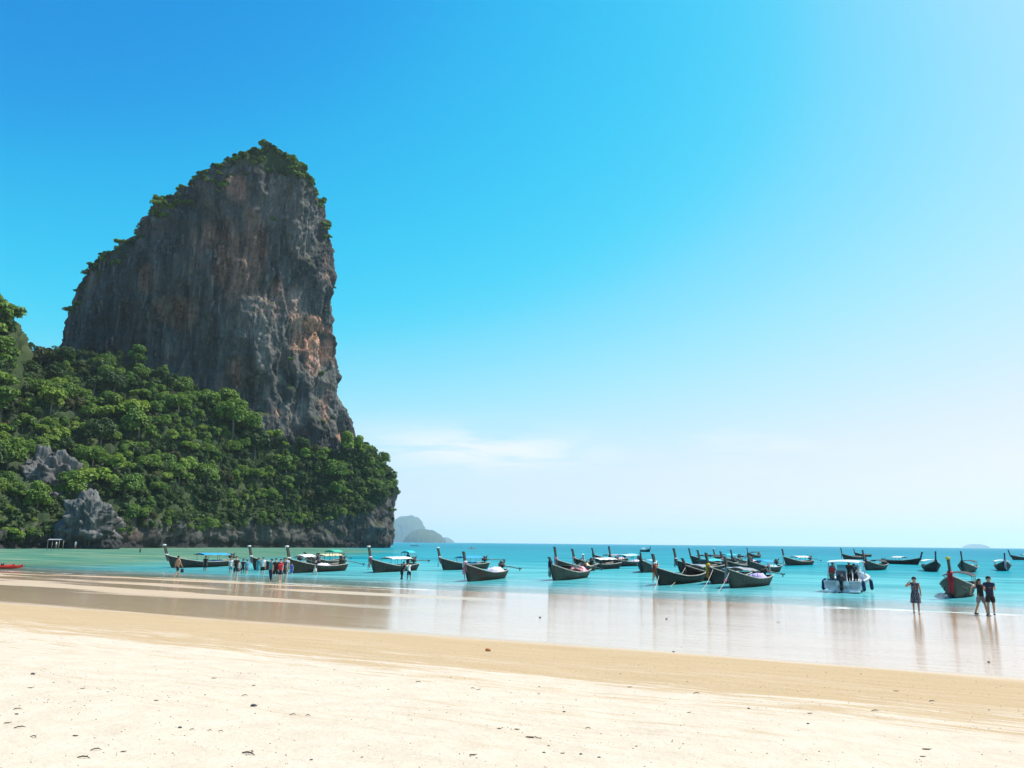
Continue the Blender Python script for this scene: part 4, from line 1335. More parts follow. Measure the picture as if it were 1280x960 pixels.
def on_boat(k, s, y, z):
    o, p, hd, L = BOAT_AT[k]
    ch, sh = math.cos(hd), math.sin(hd)
    lx = -s * L
    return Vector((p.x + ch * lx - sh * y, p.y + sh * lx + ch * y, z))


rope(on_boat(13, .12, -.35, 1.05), gp(816, 741, -.1), 'pale rope from the deck of the boat with orange ribbons', sag=.22)
rope(on_boat(16, -.02, -.05, 1.25), gp(834, 736, -.1), 'pale rope slung from the wedged dark boat', sag=.22)
rope(on_boat(17, .02, .1, 1.25), gp(874, 742, -.1), 'pale rope from the boat with the yellow wrapped post', sag=.22)
rope(on_boat(18, 0, 0, 1.30), gp(896, 742, -.1), 'pale rope with a pink float from the grey green boat', sag=.14, bead='pink')
rope(on_boat(33, .04, .15, 1.35), gp(1178, 746, -.1), 'white rope hanging across the bow of the beached boat', sag=.05)

# ---------------------------------------------------------------- white speedboat
m_gel = simple_mat('white_gelcoat', (.74, .75, .76), .25, (.66, .67, .69), 1.0, spec=1.5)
m_grey = simple_mat('grey_upholstery', (.20, .23, .28), .6, (.15, .17, .21), 2.0)
m_black = simple_mat('black_plastic', (.018, .018, .02), .35, (.03, .03, .034), 4.0)
m_alu = simple_mat('boat_rail', (.55, .56, .58), .3, (.45, .46, .48), 3.0, metal=.8)
m_glass, nt = new_mat('tinted_screen')
out(nt, N(nt, 'ShaderNodeMixShader', None, i0=.45, i1=N(nt, 'ShaderNodeBsdfTransparent', None, Color=(.45, .55, .62, 1)), i2=N(nt, 'ShaderNodeBsdfGlossy', None, Color=(.5, .6, .66, 1), Roughness=.08)))


def speedboat(loc, rz, label, scale=1.0, group=None, detail=True):
    """local x forward, origin under the transom"""
    root = empty('speedboat', loc, rz)
    root.scale = (scale,) * 3
    tag(root, label, 'boat', group)
    L, Bm = 7.6, 1.18
    b = MB()
    rows, irows = [], []
    n = 22
    for i in range(n):
        q = i / (n - 1)
        hbm = Bm * (1 - max(0, (q - .45) / .55) ** 2.2 * .96)
        sh = .78 + .42 * q ** 1.8
        kl = -.28 + .95 * max(0, (q - .55) / .45) ** 2.4
        ch = .12 + .55 * max(0, (q - .4) / .6) ** 1.6
        x = q * L
        half = [(x, 0, kl), (x, hbm * .72, min(ch, sh - .1)), (x, hbm * .93, (ch + sh) / 2), (x, hbm, sh)]
        rows.append([(a, -b_, c) for a, b_, c in half[::-1]] + half[1:])
        ih = max(hbm - .16, .02)
        fl = .28 + .5 * max(0, (q - .45) / .55)
        ihalf = [(x, 0, min(fl, sh - .05)), (x, ih * .95, min(fl, sh - .05)), (x, ih, sh), (x, hbm, sh)]
        irows.append([(a, -b_, c) for a, b_, c in ihalf[::-1]] + ihalf[1:])
    b.grid(rows)
    b.grid([r[::-1] for r in irows])
    b.f.append(tuple(range(7)))
    # transom between hull and cockpit
    b.box((.06, .75, .52), (.12, .78, .52), None, .03).box((.06, -.75, .52), (.12, .78, .52), None, .03).box((.06, 0, .38), (.12, .75, .3), None, .03)
    b.build('hull', m_gel, root, False)
    for sd in (1, -1):
        MB().box((-.28, sd * .78, .14), (.55, .62, .10), None, .03).build('swim_platform', m_gel, root, False)
        MB().tube([(q / 12 * L, sd * (Bm * (1 - max(0, (q / 12 - .45) / .55) ** 2.2 * .96) + .01), .78 + .42 * (q / 12) ** 1.8 - .03) for q in range(13)], .035, 6).build('rub_rail', m_grey, root)
    if detail:
        oe = MB()
        oe.box((-.22, .05, .95), (.50, .42, .52), None, .10)
        eo = oe.build('outboard_motor', m_black, root)
        MB().box((-.20, .05, .45), (.22, .20, .62), None, .05).build('motor_leg', m_black, eo)
        pr = MB().tube([(-.28, .05, .06), (-.48, .05, .06)], [.09, .05], 8)
        for k in range(3):
            a = 2.094 * k
            pr.box((-.40, .05 + .12 * math.cos(a), .06 + .12 * math.sin(a)), (.03, .09, .09))
        pr.build('propeller', m_steel, eo)
        MB().box((1.0, .55, .62), (.5, .9, .55), None, .06).build('stern_seat', m_grey, root)
        MB().box((2.6, .46, .85), (.55, .62, 1.05), None, .06).build('console', m_grey, root, False)
        MB().box((2.3, -.58, .60), (1.0, .45, .5), None, .06).build('side_bench', m_gel, root)
        MB().grid([[(3.25 - .25 * t, y, 1.15 + .62 * t) for t in (0, .5, 1)] for y in (-.78, -.3, .3, .78)]).build('windscreen', m_glass, root)
        for (x, y, nm) in ((-.35, 1.10, 0), (1.6, 1.26, 0), (-.35, -1.14, 0), (2.4, -1.32, 0)):
            f = MB()
            sd = 1 if y > 0 else -1
            x0 = max(x, .15)
            f.tube([(x0, y + sd * .06, .86), (x0, y + sd * .10, .74), (x0, y + sd * .14, .25), (x0, y + sd * .12, .15)], [.05, .12, .12, .04], 10)
            fo = f.build('fender', C['navy'], root)
            MB().tube([(x0, y - sd * .02, .80), (x0, y + sd * .06, .86)], .015, 5).build('fender_line', m_rope, fo)
    tz = 2.02
    t = MB()
    g, h_ = [], []
    for i in range(9):
        q = i / 8
        row = [(.55 + 3.0 * q, y, tz + .10 * math.cos(y * 1.25) - .10 * abs(2 * q - 1) ** 4) for y in (-.98, -.7, -.35, 0, .35, .7, .98)]
        g.append(row)
        h_.append([(a, b_, c - .05) for a, b_, c in row])
    t.grid(g).grid([r[::-1] for r in h_])
    for j in (0, 6): t.grid([[g[i][j], h_[i][j]] for i in range(9)])
    for i in (0, 8): t.grid([[g[i][j], h_[i][j]] for j in range(7)])
    t.build('hard_top', m_gel, root)
    for x in (.7, 3.2):
        for sd in (1, -1):
            MB().tube([(x - .1, sd * 1.0, .80), (x, sd * .95, 1.5), (x + .05, sd * .9, tz + .02)], .032, 7).build('top_post', m_alu, root)
    return root


sp = gp(1054, 741.5, 0)
SPD_H = math.atan2(sp.y, sp.x) - R(9)
SPEED = speedboat((sp.x, sp.y, 0), SPD_H, 'white speedboat with hard top and black outboard, stern to the beach')
for k, (px, py, rz, lb) in enumerate(((489.5, 681.3, 2.6, 'tiny white speedboat by the tip of the headland'), (513, 682.5, 0.2, 'tiny white speedboat crossing off the tip of the headland'))):
    q = gp(px, py, 0)
    speedboat((q.x, q.y, 0), rz, lb, 1.0, None, False)

# ---------------------------------------------------------------- kayaks
m_kay = simple_mat('red_plastic', (.72, .05, .025), .3, (.62, .035, .02), 1.5)
m_kay2 = simple_mat('pink_plastic', (.72, .10, .16), .35, (.62, .08, .12), 1.5)


def kayak(loc, rz, label, mat, L=3.6, tilt=0.0):
    root = empty('kayak', loc, rz)
    tag(root, label, 'kayak')
    b = MB()
    rows = []
    for i in range(25):
        q = i / 24 * 2 - 1
        w = .39 * (1 - abs(q) ** 2.6) + .02
        rise = .16 * abs(q) ** 3
        bot = .02 + rise
        top = .30 + rise * .9
        dip = .14 * (1 if abs(q + .1) < .42 else max(0, 1 - (abs(q + .1) - .42) / .12))
        x = q * L / 2
        rows.append([(x, 0, bot), (x, w * .6, bot + .02), (x, w, (bot + top) / 2 + .02), (x, w * .92, top), (x, w * .62, top - dip * .9), (x, 0, top + .02 - dip * 1.1), (x, -w * .62, top - dip * .9),
                     (x, -w * .92, top), (x, -w, (bot + top) / 2 + .02), (x, -w * .6, bot + .02)])
    b.grid(rows, True)
    b.f.append(tuple(range(10)))
    b.f.append(tuple(240 + k for k in range(9, -1, -1)))
    b.build('hull', mat, root)
    MB().box((-.62, 0, .38), (.07, .40, .34), Matrix.Translation((0, 0, 0)), .025).build('backrest', m_black, root)
    MB().box((.45, 0, .24), (.30, .34, .05), None, .015).build('hatch', m_black, root)
    MB().tube([(L / 2 - .06, 0, .40), (L / 2 + .05, 0, .46), (L / 2 + .04, 0, .36)], .015, 5).build('carry_loop', m_rope, root)
    return root


q = gb(9, 711)
kayak((q.x, q.y, q.z + .01), R(-12), 'bright red sit-on kayak lying at the water edge', m_kay)
q = gb(-9, 711)
kayak((q.x - .3, q.y + 1.2, q.z + .01), R(-6), 'red kayak beside the other one, partly out of view', m_kay)
q = gp(590, 686, 0)
KAY_FAR = kayak((q.x, q.y, -.08), R(8), 'pink kayak with a paddler far out on the bay', m_kay2)

# shade frame on the far rocky shore
q = gp(69, 683.6, .9)
root = empty('shade_canopy', (q.x, q.y, .55))
tag(root, 'small open shade canopy on the rocks under the jungle', 'canopy')
m = MB()
g = [[(x, y, 2.1 + .25 * (1 - abs(y) / 1.1)) for y in (-1.1, 0, 1.1)] for x in (-1.6, 0, 1.6)]
m.grid(g).grid([[(a, b_, c - .05) for a, b_, c in r][::-1] for r in g])
m.build('roof', C['grey'], root)
for x in (-1.45, 1.45):
    for y in (-1.0, 1.0):
        MB().tube([(x, y, -.5), (x, y, 2.15)], .06, 6).build('post', m_paint, root)

# ------------------------------------------------------------------ people
SKINS = [simple_mat('skin_tan', (.42, .25, .16), .55, (.36, .20, .125), 6.0), simple_mat('skin_fair', (.60, .40, .29), .55, (.53, .33, .23), 6.0), simple_mat('skin_brown', (.26, .145, .09), .55, (.21, .115, .07), 6.0)]
HAIRS = [simple_mat('black_hair', (.014, .011, .010), .45, (.03, .022, .018), 14.0, stretch=(6, 6, 1)), simple_mat('brown_hair', (.07, .04, .022), .5, (.04, .022, .013), 14.0, stretch=(6, 6, 1)),
         simple_mat('fair_hair', (.36, .25, .11), .5, (.25, .16, .07), 14.0, stretch=(6, 6, 1))]
CL = {}
for nm, c in (('black', (.018, .018, .02)), ('navy', (.022, .03, .06)), ('white', (.72, .72, .71)), ('red', (.60, .04, .05)), ('teal', (.04, .30, .32)), ('blue', (.03, .12, .45)), ('grey', (.22, .22, .23)),
              ('pink', (.70, .28, .34)), ('olive', (.12, .13, .07)), ('khaki', (.32, .26, .17)), ('sky', (.25, .45, .62))):
    CL[nm] = simple_mat(nm + '_fabric', c, .85, tuple(k * .75 for k in c), 7.0)
m_pat, nt = new_mat('speckled_dress_fabric')
vv = N(nt, 'ShaderNodeTexCoord').outputs['Object']
vo = N(nt, 'ShaderNodeTexVoronoi', None, Vector=vv, Scale=17.0).outputs[0]
out(nt, N(nt, 'ShaderNodeBsdfPrincipled', None, Base_Color=MIX(nt, RNG(nt, vo, .22, .34), (.40, .40, .42, 1), (.045, .045, .06, 1)), Roughness=.85))
CL['speckled'] = m_pat
SKINQ = []


def skin_mesh(name, verts, edges, rads, root, mat, parent, extra=None):
    me = bpy.data.meshes.new(name)
    me.from_pydata([tuple(v) for v in verts], edges, [])
    ob = bpy.data.objects.new(name, me)
    COL.objects.link(ob)
    md = ob.modifiers.new('skin', 'SKIN')
    md.use_smooth_shade = True
    ob.modifiers.new('sub', 'SUBSURF').levels = 1
    ob.modifiers['sub'].render_levels = 1
    sv = me.skin_vertices[0].data
    for i, r in enumerate(rads):
        r = r if hasattr(r, '__len__') else (r, r)
        sv[i].radius = r
        sv[i].use_root = (i == root)
    SKINQ.append((ob, name, mat, parent, extra))


def person(loc, rz, H=1.68, top='black', bottom='shorts', bcol='black', skin=0, hair=0, long_hair=False, legs=((8, 6), (-8, 10)), arms=((6, 8, 12), (-6, 8, 14)), lean=0.0, turn=0.0,
           label='', seat=None, eyes=False, shoes=None, group=None, sleeves=.55, vest=None, held=None, width=1.0, hat=None):
    root = empty('person', loc, rz)
    k = H / 1.70
    root.scale = (k * width ** .5, k * width ** .5, k)
    tag(root, label, 'person', group)
    V, E, Rr = [], [], []

    def add(p, r, par=None):
        V.append(Vector(p)); Rr.append(r)
        if par is not None: E.append((par, len(V) - 1))
        return len(V) - 1
    pz = .93
    sl, cl = math.sin(R(lean)), math.cos(R(lean))

    def tor(x, y, z):                            # upper body leans about the hips; facing -Y
        dz = z - pz
        return Vector((x, y * cl - dz * sl, pz + dz * cl + y * sl))
    i_pel = add((0, 0, pz), (.108 * width, .095 * width))
    i_bel = add(tor(0, 0, 1.10), (.120 * width, .100 * width), i_pel)
    i_che = add(tor(0, -.01, 1.28), (.140 * width, .110), i_bel)
    i_nb = add(tor(0, .005, 1.42), .085, i_che)
    i_nk = add(tor(0, -.005, 1.475), .058, i_nb)
    tr = R(turn)
    i_jaw = add(tor(.012 * math.sin(tr), -.022, 1.525), .066, i_nk)
    i_hd = add(tor(.0, -.012, 1.595), (.080, .092), i_jaw)
    i_tp = add(tor(0, -.004, 1.66), .060, i_hd)
    hands, feet, shs = [], [], []
    arm_pts, leg_pts = [], []
    for sd, (fa, ab, el) in zip((1, -1), arms):
        s = tor(.165 * sd, 0, 1.39)
        a, b = R(fa - lean * .6), R(ab)
        up = Vector((sd * math.sin(b), -math.sin(a) * math.cos(b), -math.cos(a) * math.cos(b)))
        a2 = R(fa - lean * .6 + el)
        b2 = b * (.35 if el < 60 else -.6)
        fo = Vector((sd * math.sin(b2), -math.sin(a2) * math.cos(b2), -math.cos(a2) * math.cos(b2)))
        e = s + up * .275
        w = e + fo * .245
        i_s = add(s, .066, i_nb)
        i_m = add(s + up * .13, .050, i_s)
        i_e = add(e, .041, i_m)
        i_f = add(e + fo * .10, .040, i_e)
        i_w = add(w, .027, i_f)
        i_p = add(w + fo * .075, (.036, .028), i_w)
        hands.append((w + fo * .06, fo, sd))
        arm_pts.append((s, s + up * .275 * sleeves, up))
    for sd, (ha, kb) in zip((1, -1), legs):
        h = Vector((.088 * sd, 0, .88))
        a = R(ha)
        d1 = Vector((.035 * sd, -math.sin(a), -math.cos(a))).normalized()
        kn = h + d1 * .42
        a2 = R(ha - kb)
        d2 = Vector((.0, -math.sin(a2), -math.cos(a2)))
        an = kn + d2 * .40
        i_h = add(h, .078 * width, i_pel)
        i_t = add(h + d1 * .20, .074 * width, i_h)
        i_k = add(kn, .056, i_t)
        i_c = add(kn + d2 * .13, .054, i_k)
        i_a = add(an, .034, i_c)
        ff = R(min(0, -(ha - kb)) * .5) if seat is None else R(50)
        fd = Vector((0, -math.cos(ff), -abs(math.sin(ff)) * .6))
        i_b = add(an + Vector((0, .045, -.045)), .032, i_a)
        i_o = add(an + fd * .16 + Vector((0, 0, -.052)), (.042, .022), i_a)
        feet.append((an, fd))
        leg_pts.append((h, kn, an))
    zmin = min(f[0].z for f in feet) - .082
    off = Vector((0, 0, -zmin)) if seat is None else Vector((0, 0, seat - .80))
    V[:] = [v + off for v in V]
    ex = MB()
    for hp, fo, sd in hands:
        hp = hp + off
        side = fo.cross(Vector((0, 0, 1)))
        side = side.normalized() if side.length > .2 else Vector((0, -1, 0))
        cur = fo.cross(side).normalized()
        if cur.z > 0: cur = -cur
        for q, (o_, ln) in enumerate(((-.027, .062), (-.009, .075), (.009, .078), (.027, .068))):
            b0 = hp + fo * .055 + side * o_
            b1 = b0 + (fo * .85 + cur * .35).normalized() * ln * .55
            b2 = b1 + (fo * .5 + cur * .8).normalized() * ln * .5
            ex.tube([tuple(b0), tuple(b1), tuple(b2)], [.0095, .0085, .0065], 6)
        th0 = hp + fo * .01 - side * .022
        ex.tube([tuple(th0), tuple(th0 - side * .030 + fo * .025 + cur * .01), tuple(th0 - side * .034 + fo * .058 + cur * .02)], [.012, .0105, .008], 6)
    hd = V[i_hd]
    ex.tube([tuple(hd + Vector((.0, -.085, .005))), tuple(hd + Vector((0, -.112, -.022))), tuple(hd + Vector((0, -.088, -.030)))], [.008, .015, .012], 6)
    for sd in (1, -1):
        ex.tube([tuple(hd + Vector((.078 * sd, .01, -.03))), tuple(hd + Vector((.096 * sd, .018, .0))), tuple(hd + Vector((.080 * sd, .012, .028)))], [.010, .016, .010], 6)
    ex.tube([tuple(hd + Vector((-.026, -.086, -.062))), tuple(hd + Vector((0, -.092, -.064))), tuple(hd + Vector((.026, -.086, -.062)))], .007, 5)
    skin_mesh('body', V, E, Rr, i_pel, SKINS[skin], root, ex)
    if eyes:
        for sd in (1, -1):
            bm = bmesh.new()
            bmesh.ops.create_icosphere(bm, subdivisions=1, radius=.012)
            for v_ in bm.verts: v_.co += hd + Vector((.032 * sd, -.088, .012))
            me = bpy.data.meshes.new('eye'); bm.to_mesh(me); bm.free()
            link('eye', me, HAIRS[0], root)
    # hair
    bm = bmesh.new()
    bmesh.ops.create_icosphere(bm, subdivisions=3, radius=1.0)
    for v_ in bm.verts:
        d = v_.co.copy()
        r = 1.0
        face = max(0, -d.y) * (1 if d.z < .58 else max(0, 1 - (d.z - .58) / .2))
        r -= .40 * min(1, face * 2.2)
        if d.z < -.25: r -= .4 * min(1, (-.25 - d.z) * 2) * (1 if d.y < .3 or not long_hair else 0)
        p = Vector((d.x * .100 * r, d.y * .118 * r, d.z * .112 * r + .012))
        if long_hair and d.y > -.25 and d.z < .05:
            p.z -= .34 * min(1, (.05 - d.z)) * (0.5 + .5 * max(0, d.y + .25))
            p.x *= 1.15
            p.y += .03
        v_.co = hd + Vector((0, .004, .022)) + p * (1 + .05 * math.sin(23 * d.x + 17 * d.z))
    me = bpy.data.meshes.new('hair'); bm.to_mesh(me); bm.free()
    me.polygons.foreach_set('use_smooth', np.ones(len(me.polygons), bool))
    link('hair', me, HAIRS[hair], root)
    if hat:
        m = MB()
        c = hd + Vector((0, .0, .075))
        m.grid([[c + Vector((r_ * math.cos(t * .5236), r_ * 1.1 * math.sin(t * .5236), z_)) for t in range(12)] for r_, z_ in ((.20, -.02), (.19, -.012), (.115, .0), (.10, .07), (.06, .09), (.003, .092))], True)
        m.build('sun_hat', CL[hat], root)

    def O(p): return p + off
    # top
    if top:
        v2 = [O(tor(0, 0, .86 if bottom != 'dress' else .96)), O(tor(0, 0, 1.08)), O(tor(0, -.01, 1.27)), O(tor(0, .005, 1.41)), O(tor(0, 0, 1.445))]
        r2 = [(.182 * width, .160 * width), (.150 * width, .122 * width), (.160 * width, .130), .105, .072]
        e2 = [(0, 1), (1, 2), (2, 3), (3, 4)]
        for s, em, up in arm_pts:
            n = len(v2)
            v2 += [O(s), O(em)]
            r2 += [.083, .070 if sleeves > .4 else .062]
            e2 += [(3, n), (n, n + 1)]
        skin_mesh('shirt' if bottom != 'dress' else 'bodice', v2, e2, r2, 1, CL[top], root)
    if vest:
        v2 = [O(tor(0, 0, 1.02)), O(tor(0, 0, 1.12)), O(tor(0, -.01, 1.28)), O(tor(0, .005, 1.38))]
        skin_mesh('life_vest', v2, [(0, 1), (1, 2), (2, 3)], [(.19, .165), (.185, .16), (.19, .16), (.13, .12)], 1, CL[vest], root)
    if bottom in ('shorts', 'trousers'):
        v2 = [O(tor(0, 0, 1.03)), O(Vector((0, 0, pz - .01)))]
        r2 = [(.145 * width, .125 * width), (.172 * width, .152 * width)]
        e2 = [(0, 1)]
        for h, kn, an in leg_pts:
            n = len(v2)
            if bottom == 'shorts':
                v2 += [O(h), O(h.lerp(kn, .45)), O(h.lerp(kn, .82))]
                r2 += [.118 * width, .102 * width, .092 * width]
                e2 += [(1, n), (n, n + 1), (n + 1, n + 2)]
            else:
                v2 += [O(h), O(h.lerp(kn, .5)), O(kn), O(kn.lerp(an, .5)), O(kn.lerp(an, .93))]
                r2 += [.112, .095, .075, .068, .06]
                e2 += [(1, n), (n, n + 1), (n + 1, n + 2), (n + 2, n + 3), (n + 3, n + 4)]
        skin_mesh(bottom, v2, e2, r2, 1, CL[bcol], root)
    elif bottom in ('dress', 'skirt'):
        m = MB()
        kc = (leg_pts[0][1] + leg_pts[1][1]) / 2
        spread = abs(leg_pts[0][1].y - leg_pts[1][1].y) / 2
        c0 = Vector((0, 0, 1.02)); c1 = Vector((0, 0, pz - .03)); c2 = Vector((0, kc.y * .8, .50))
        rows = []
        for q, (c, rx, ry) in enumerate(((c0, .140 * width, .120 * width), (c1, .178 * width, .155 * width), (c1.lerp(c2, .5), .195 * width, .165 + spread * .5), (c2, .215 * width, .17 + spread))):
            rows.append([O(c + Vector((rx * math.cos(t) * (1 + .05 * math.sin(5 * t) * (q > 1)), ry * math.sin(t) * (1 + .06 * math.sin(7 * t) * (q > 1)), 0))) for t in [2 * math.pi * i / 24 for i in range(24)]])
        m.grid(rows, True)
        m.build('skirt', CL[bcol], root)
    if shoes:
        for an, fd in feet:
            m = MB()
            a0 = O(an)
            m.tube([tuple(a0 + Vector((0, .075, -.068))), tuple(a0 + Vector((0, .03, -.066))), tuple(a0 + fd * .10 + Vector((0, 0, -.066))), tuple(a0 + fd * .20 + Vector((0, 0, -.068)))], [.028, .040, .046, .026], 8)
            m.build('sandal', CL[shoes], root)
    if held == 'camera':
        hp = (hands[0][0] + hands[1][0]) / 2 + off
        MB().box(tuple(hp + Vector((0, -.05, 0))), (.13, .06, .09), None, .012).tube([tuple(hp + Vector((0, -.08, 0))), tuple(hp + Vector((0, -.14, 0)))], [.036, .034], 12).build('camera', m_black, root)
    elif held == 'bag':
        hp = hands[1][0] + off + Vector((0, 0, -.06))
        m = MB().box(tuple(hp + Vector((0, 0, -.22))), (.10, .26, .28), None, .03)
        m.tube([tuple(hp + Vector((0, -.08, -.10))), tuple(hp + Vector((0, -.03, .02))), tuple(hp + Vector((0, .03, .02))), tuple(hp + Vector((0, .08, -.10)))], .01, 5)
        m.build('bag', CL['black'], root)
    return root


def stand(px, py, rz, **kw):
    p = gb(px, py)
    z = bz(p.x, p.y)
    return person((p.x, p.y, max(z, p.z - .35)), R(rz), **kw)


WALK = ((20, 8), (-16, 22))
# the three near walkers
stand(1146, 767, -25, H=1.62, top='speckled', bottom='dress', bcol='speckled', skin=0, hair=0, legs=((14, 4), (-12, 14)), arms=((-12, 12, 14), (38, 52, 118)), eyes=True, shoes='black', sleeves=.15, width=1.08,
      label='woman in a speckled grey dress walking with one hand raised to her face')
stand(1228, 769, 10, H=1.60, top='black', bottom='shorts', bcol='grey', skin=0, hair=0, long_hair=True, legs=((18, 6), (-14, 16)), arms=((20, 10, 60), (10, 80, 6)), eyes=True, shoes='black', sleeves=.35, turn=20, width=1.05,
      label='long haired woman in black top and grey shorts stretching out one arm')
stand(1240, 770, -30, H=1.72, top='navy', bottom='shorts', bcol='black', skin=0, hair=0, legs=((-16, 12), (16, 6)), arms=((24, 10, 78), (26, 8, 80)), eyes=True, shoes='black', held='camera', width=1.08,
      label='man in navy shirt and black shorts holding a camera beside the long haired woman')
# bathers and boat people on the left
stand(221, 723, 150, H=1.74, top=None, bottom='shorts', bcol='black', skin=0, hair=0, legs=WALK, arms=((-14, 8, 10), (18, 8, 16)), held='bag', label='bare chested man in black shorts walking past the boat with blue awning')
stand(256, 713.5, 190, H=1.70, top='black', bottom='shorts', bcol='black', skin=2, hair=0, label='man in black standing in the shallows beside the boat with blue awning')
stand(294, 724, 30, H=1.76, top='black', bottom='shorts', bcol='navy', skin=1, hair=1, legs=((6, 4), (-6, 8)), label='tall person in black top walking out of the water, in front of a small group')
stand(288, 717, 200, H=1.60, top='white', bottom='shorts', bcol='teal', skin=1, hair=2, label='person in white top and teal shorts beside the tall one in black')
stand(299, 716, 160, H=1.25, top='white', bottom='shorts', bcol='navy', skin=1, hair=1, label='child in white top wading behind the tall person in black')
stand(303, 717, 210, H=1.50, top='black', bottom='shorts', bcol='black', skin=0, hair=0, label='person in black wading between two lighter clothed bathers')
stand(308, 717, 170, H=1.45, top='sky', bottom='shorts', bcol='grey', skin=1, hair=1, label='bather in pale blue top wading towards the dark boat')
stand(322.5, 714, 190, H=1.62, top='teal', bottom='skirt', bcol='teal', skin=1, hair=1, label='woman in teal standing in the water by the bow of the dark boat')
stand(328, 719, 15, H=1.70, top='white', bottom='shorts', bcol='black', skin=1, hair=0, label='person in white shirt and black shorts in front of the dark boat')
stand(338, 727, -20, H=1.66, top='teal', bottom='trousers', bcol='navy', skin=0, hair=0, legs=((10, 4), (-8, 8)), label='person in teal top and navy trousers at the edge of the huddle')
stand(343.5, 728, 20, H=1.70, top='black', bottom='shorts', bcol='black', skin=1, hair=1, label='person in black at the front of the huddle on the wet sand')
stand(349.5, 728, -10, H=1.66, top='red', bottom='shorts', bcol='navy', skin=1, hair=0, vest='red', label='person in a red life vest in the huddle on the wet sand')
stand(354, 727, 35, H=1.72, top='navy', bottom='shorts', bcol='navy', skin=0, hair=0, label='person in navy beside the one in the red life vest')
stand(357.5, 721, 180, H=1.76, top='white', bottom='shorts', bcol='khaki', skin=1, hair=2, label='person in white shirt and khaki shorts behind the huddle')
stand(364, 718.5, 190, H=1.25, top='blue', bottom='shorts', bcol='blue', skin=1, hair=1, label='child in bright blue by the bow of the brown boat')
stand(393.5, 719, 100, H=1.66, top='black', bottom='shorts', bcol='white', skin=1, hair=0, legs=WALK, label='person in black top and white shorts wading along the brown boat')
stand(502, 724, 140, H=1.66, top='black', bottom='trousers', bcol='black', skin=0, hair=0, lean=18, arms=((40, 10, 30), (45, 10, 30)), legs=((16, 8), (-10, 14)), label='person in black bending at the stern of the boat with red ribbons')
stand(511, 724, 215, H=1.62, top='white', bottom='shorts', bcol='black', skin=0, hair=0, lean=14, arms=((40, 10, 40), (30, 10, 50)), label='person in white top leaning over beside the one in black trousers')


def aboard(k, s, y, z, rz, **kw):
    p = on_boat(k, s, y, z)
    return person(p, BOAT_AT[k][2] + R(rz), **kw)


aboard(2, .40, .25, .18, 40, H=1.66, top='black', bottom='shorts', bcol='black', skin=2, hair=0, label='boatman in black standing amid the brown boat with green awning', arms=((30, 8, 40), (20, 8, 30)))
aboard(2, .52, -.25, .18, 120, H=1.60, top='grey', bottom='shorts', bcol='navy', skin=0, hair=0, label='passenger in grey aboard the brown boat with green awning', arms=((30, 8, 50), (10, 8, 30)))
aboard(4, .82, 0, .18, 90, H=1.68, top='black', bottom='trousers', bcol='black', skin=2, hair=0, label='boatman in black under the small turquoise awning')
aboard(8, .70, 0.1, .18, 60, H=1.68, top='white', bottom='trousers', bcol='black', skin=2, hair=0, label='boatman in white hat on the boat with pink wrapped post', hat='white', arms=((40, 8, 50), (40, 8, 50)), lean=12)


def on_speed(x, y, z):
    c, s = math.cos(SPD_H), math.sin(SPD_H)
    return Vector((sp.x + c * x - s * y, sp.y + s * x + c * y, z))


person(on_speed(.85, .80, .30), SPD_H + R(60), H=1.66, top='grey', bottom='trousers', bcol='olive', skin=2, hair=0, lean=16, arms=((45, 8, 35), (40, 8, 40)), legs=((10, 10), (-4, 6)), vest='red',
       label='crewman with red vest leaning at the stern of the white speedboat')
person(on_speed(2.1, -.15, .30), SPD_H + R(80), H=1.70, top='black', bottom='trousers', bcol='black', skin=2, hair=0, arms=((40, 8, 45), (35, 8, 50)), label='helmsman in black standing at the console of the white speedboat')
person(on_speed(1.5, -.62, .30), SPD_H - R(100), H=1.60, top='navy', bottom='shorts', bcol='black', skin=2, hair=0, lean=24, arms=((60, 8, 30), (50, 8, 30)), label='crewman in navy stooping over the side bench of the speedboat')
# far figures
p = Vector(KAY_FAR.location)
person((p.x - .25 * math.cos(R(8)), p.y, .10), R(98), H=1.65, top='black', bottom='shorts', bcol='black', skin=0, hair=0, seat=.16, legs=((82, 25), (82, 25)), arms=((50, 12, 40), (50, 12, 30)), label='paddler in black sitting in the far pink kayak')
q = gp(94, 683.6, .75)
person((q.x, q.y, .55), R(20), H=1.75, top='white', bottom='shorts', bcol='white', skin=1, hair=1, label='person in white standing on the far rocks under the jungle')
q = gp(69, 683.6, .75)
person((q.x + .2, q.y, .55), R(80), H=1.7, top='white', bottom='trousers', bcol='grey', skin=1, hair=0, label='person in white under the small shade canopy on the rocks')
q = gp(175, 690.5, 0)
person((q.x, q.y, -.75), R(160), H=1.7, top='black', bottom='shorts', bcol='black', skin=0, hair=0, label='swimmer in black standing waist deep off the headland')

dg = bpy.context.evaluated_depsgraph_get()
for ob, name, mat, parent, extra in SKINQ:
    me = bpy.data.meshes.new_from_object(ob.evaluated_get(dg))
    if extra is not None:
        bm = bmesh.new()
        bm.from_mesh(me)
        em = extra.mesh('x')
        bm.from_mesh(em)
        bm.to_mesh(me)
        bm.free()
        bpy.data.meshes.remove(em)
    me.polygons.foreach_set('use_smooth', np.ones(len(me.polygons), bool))
    me.materials.clear()
    old = ob.data
    bpy.data.objects.remove(ob)
    bpy.data.meshes.remove(old)
    me.name = name
    link(name, me, mat, parent)

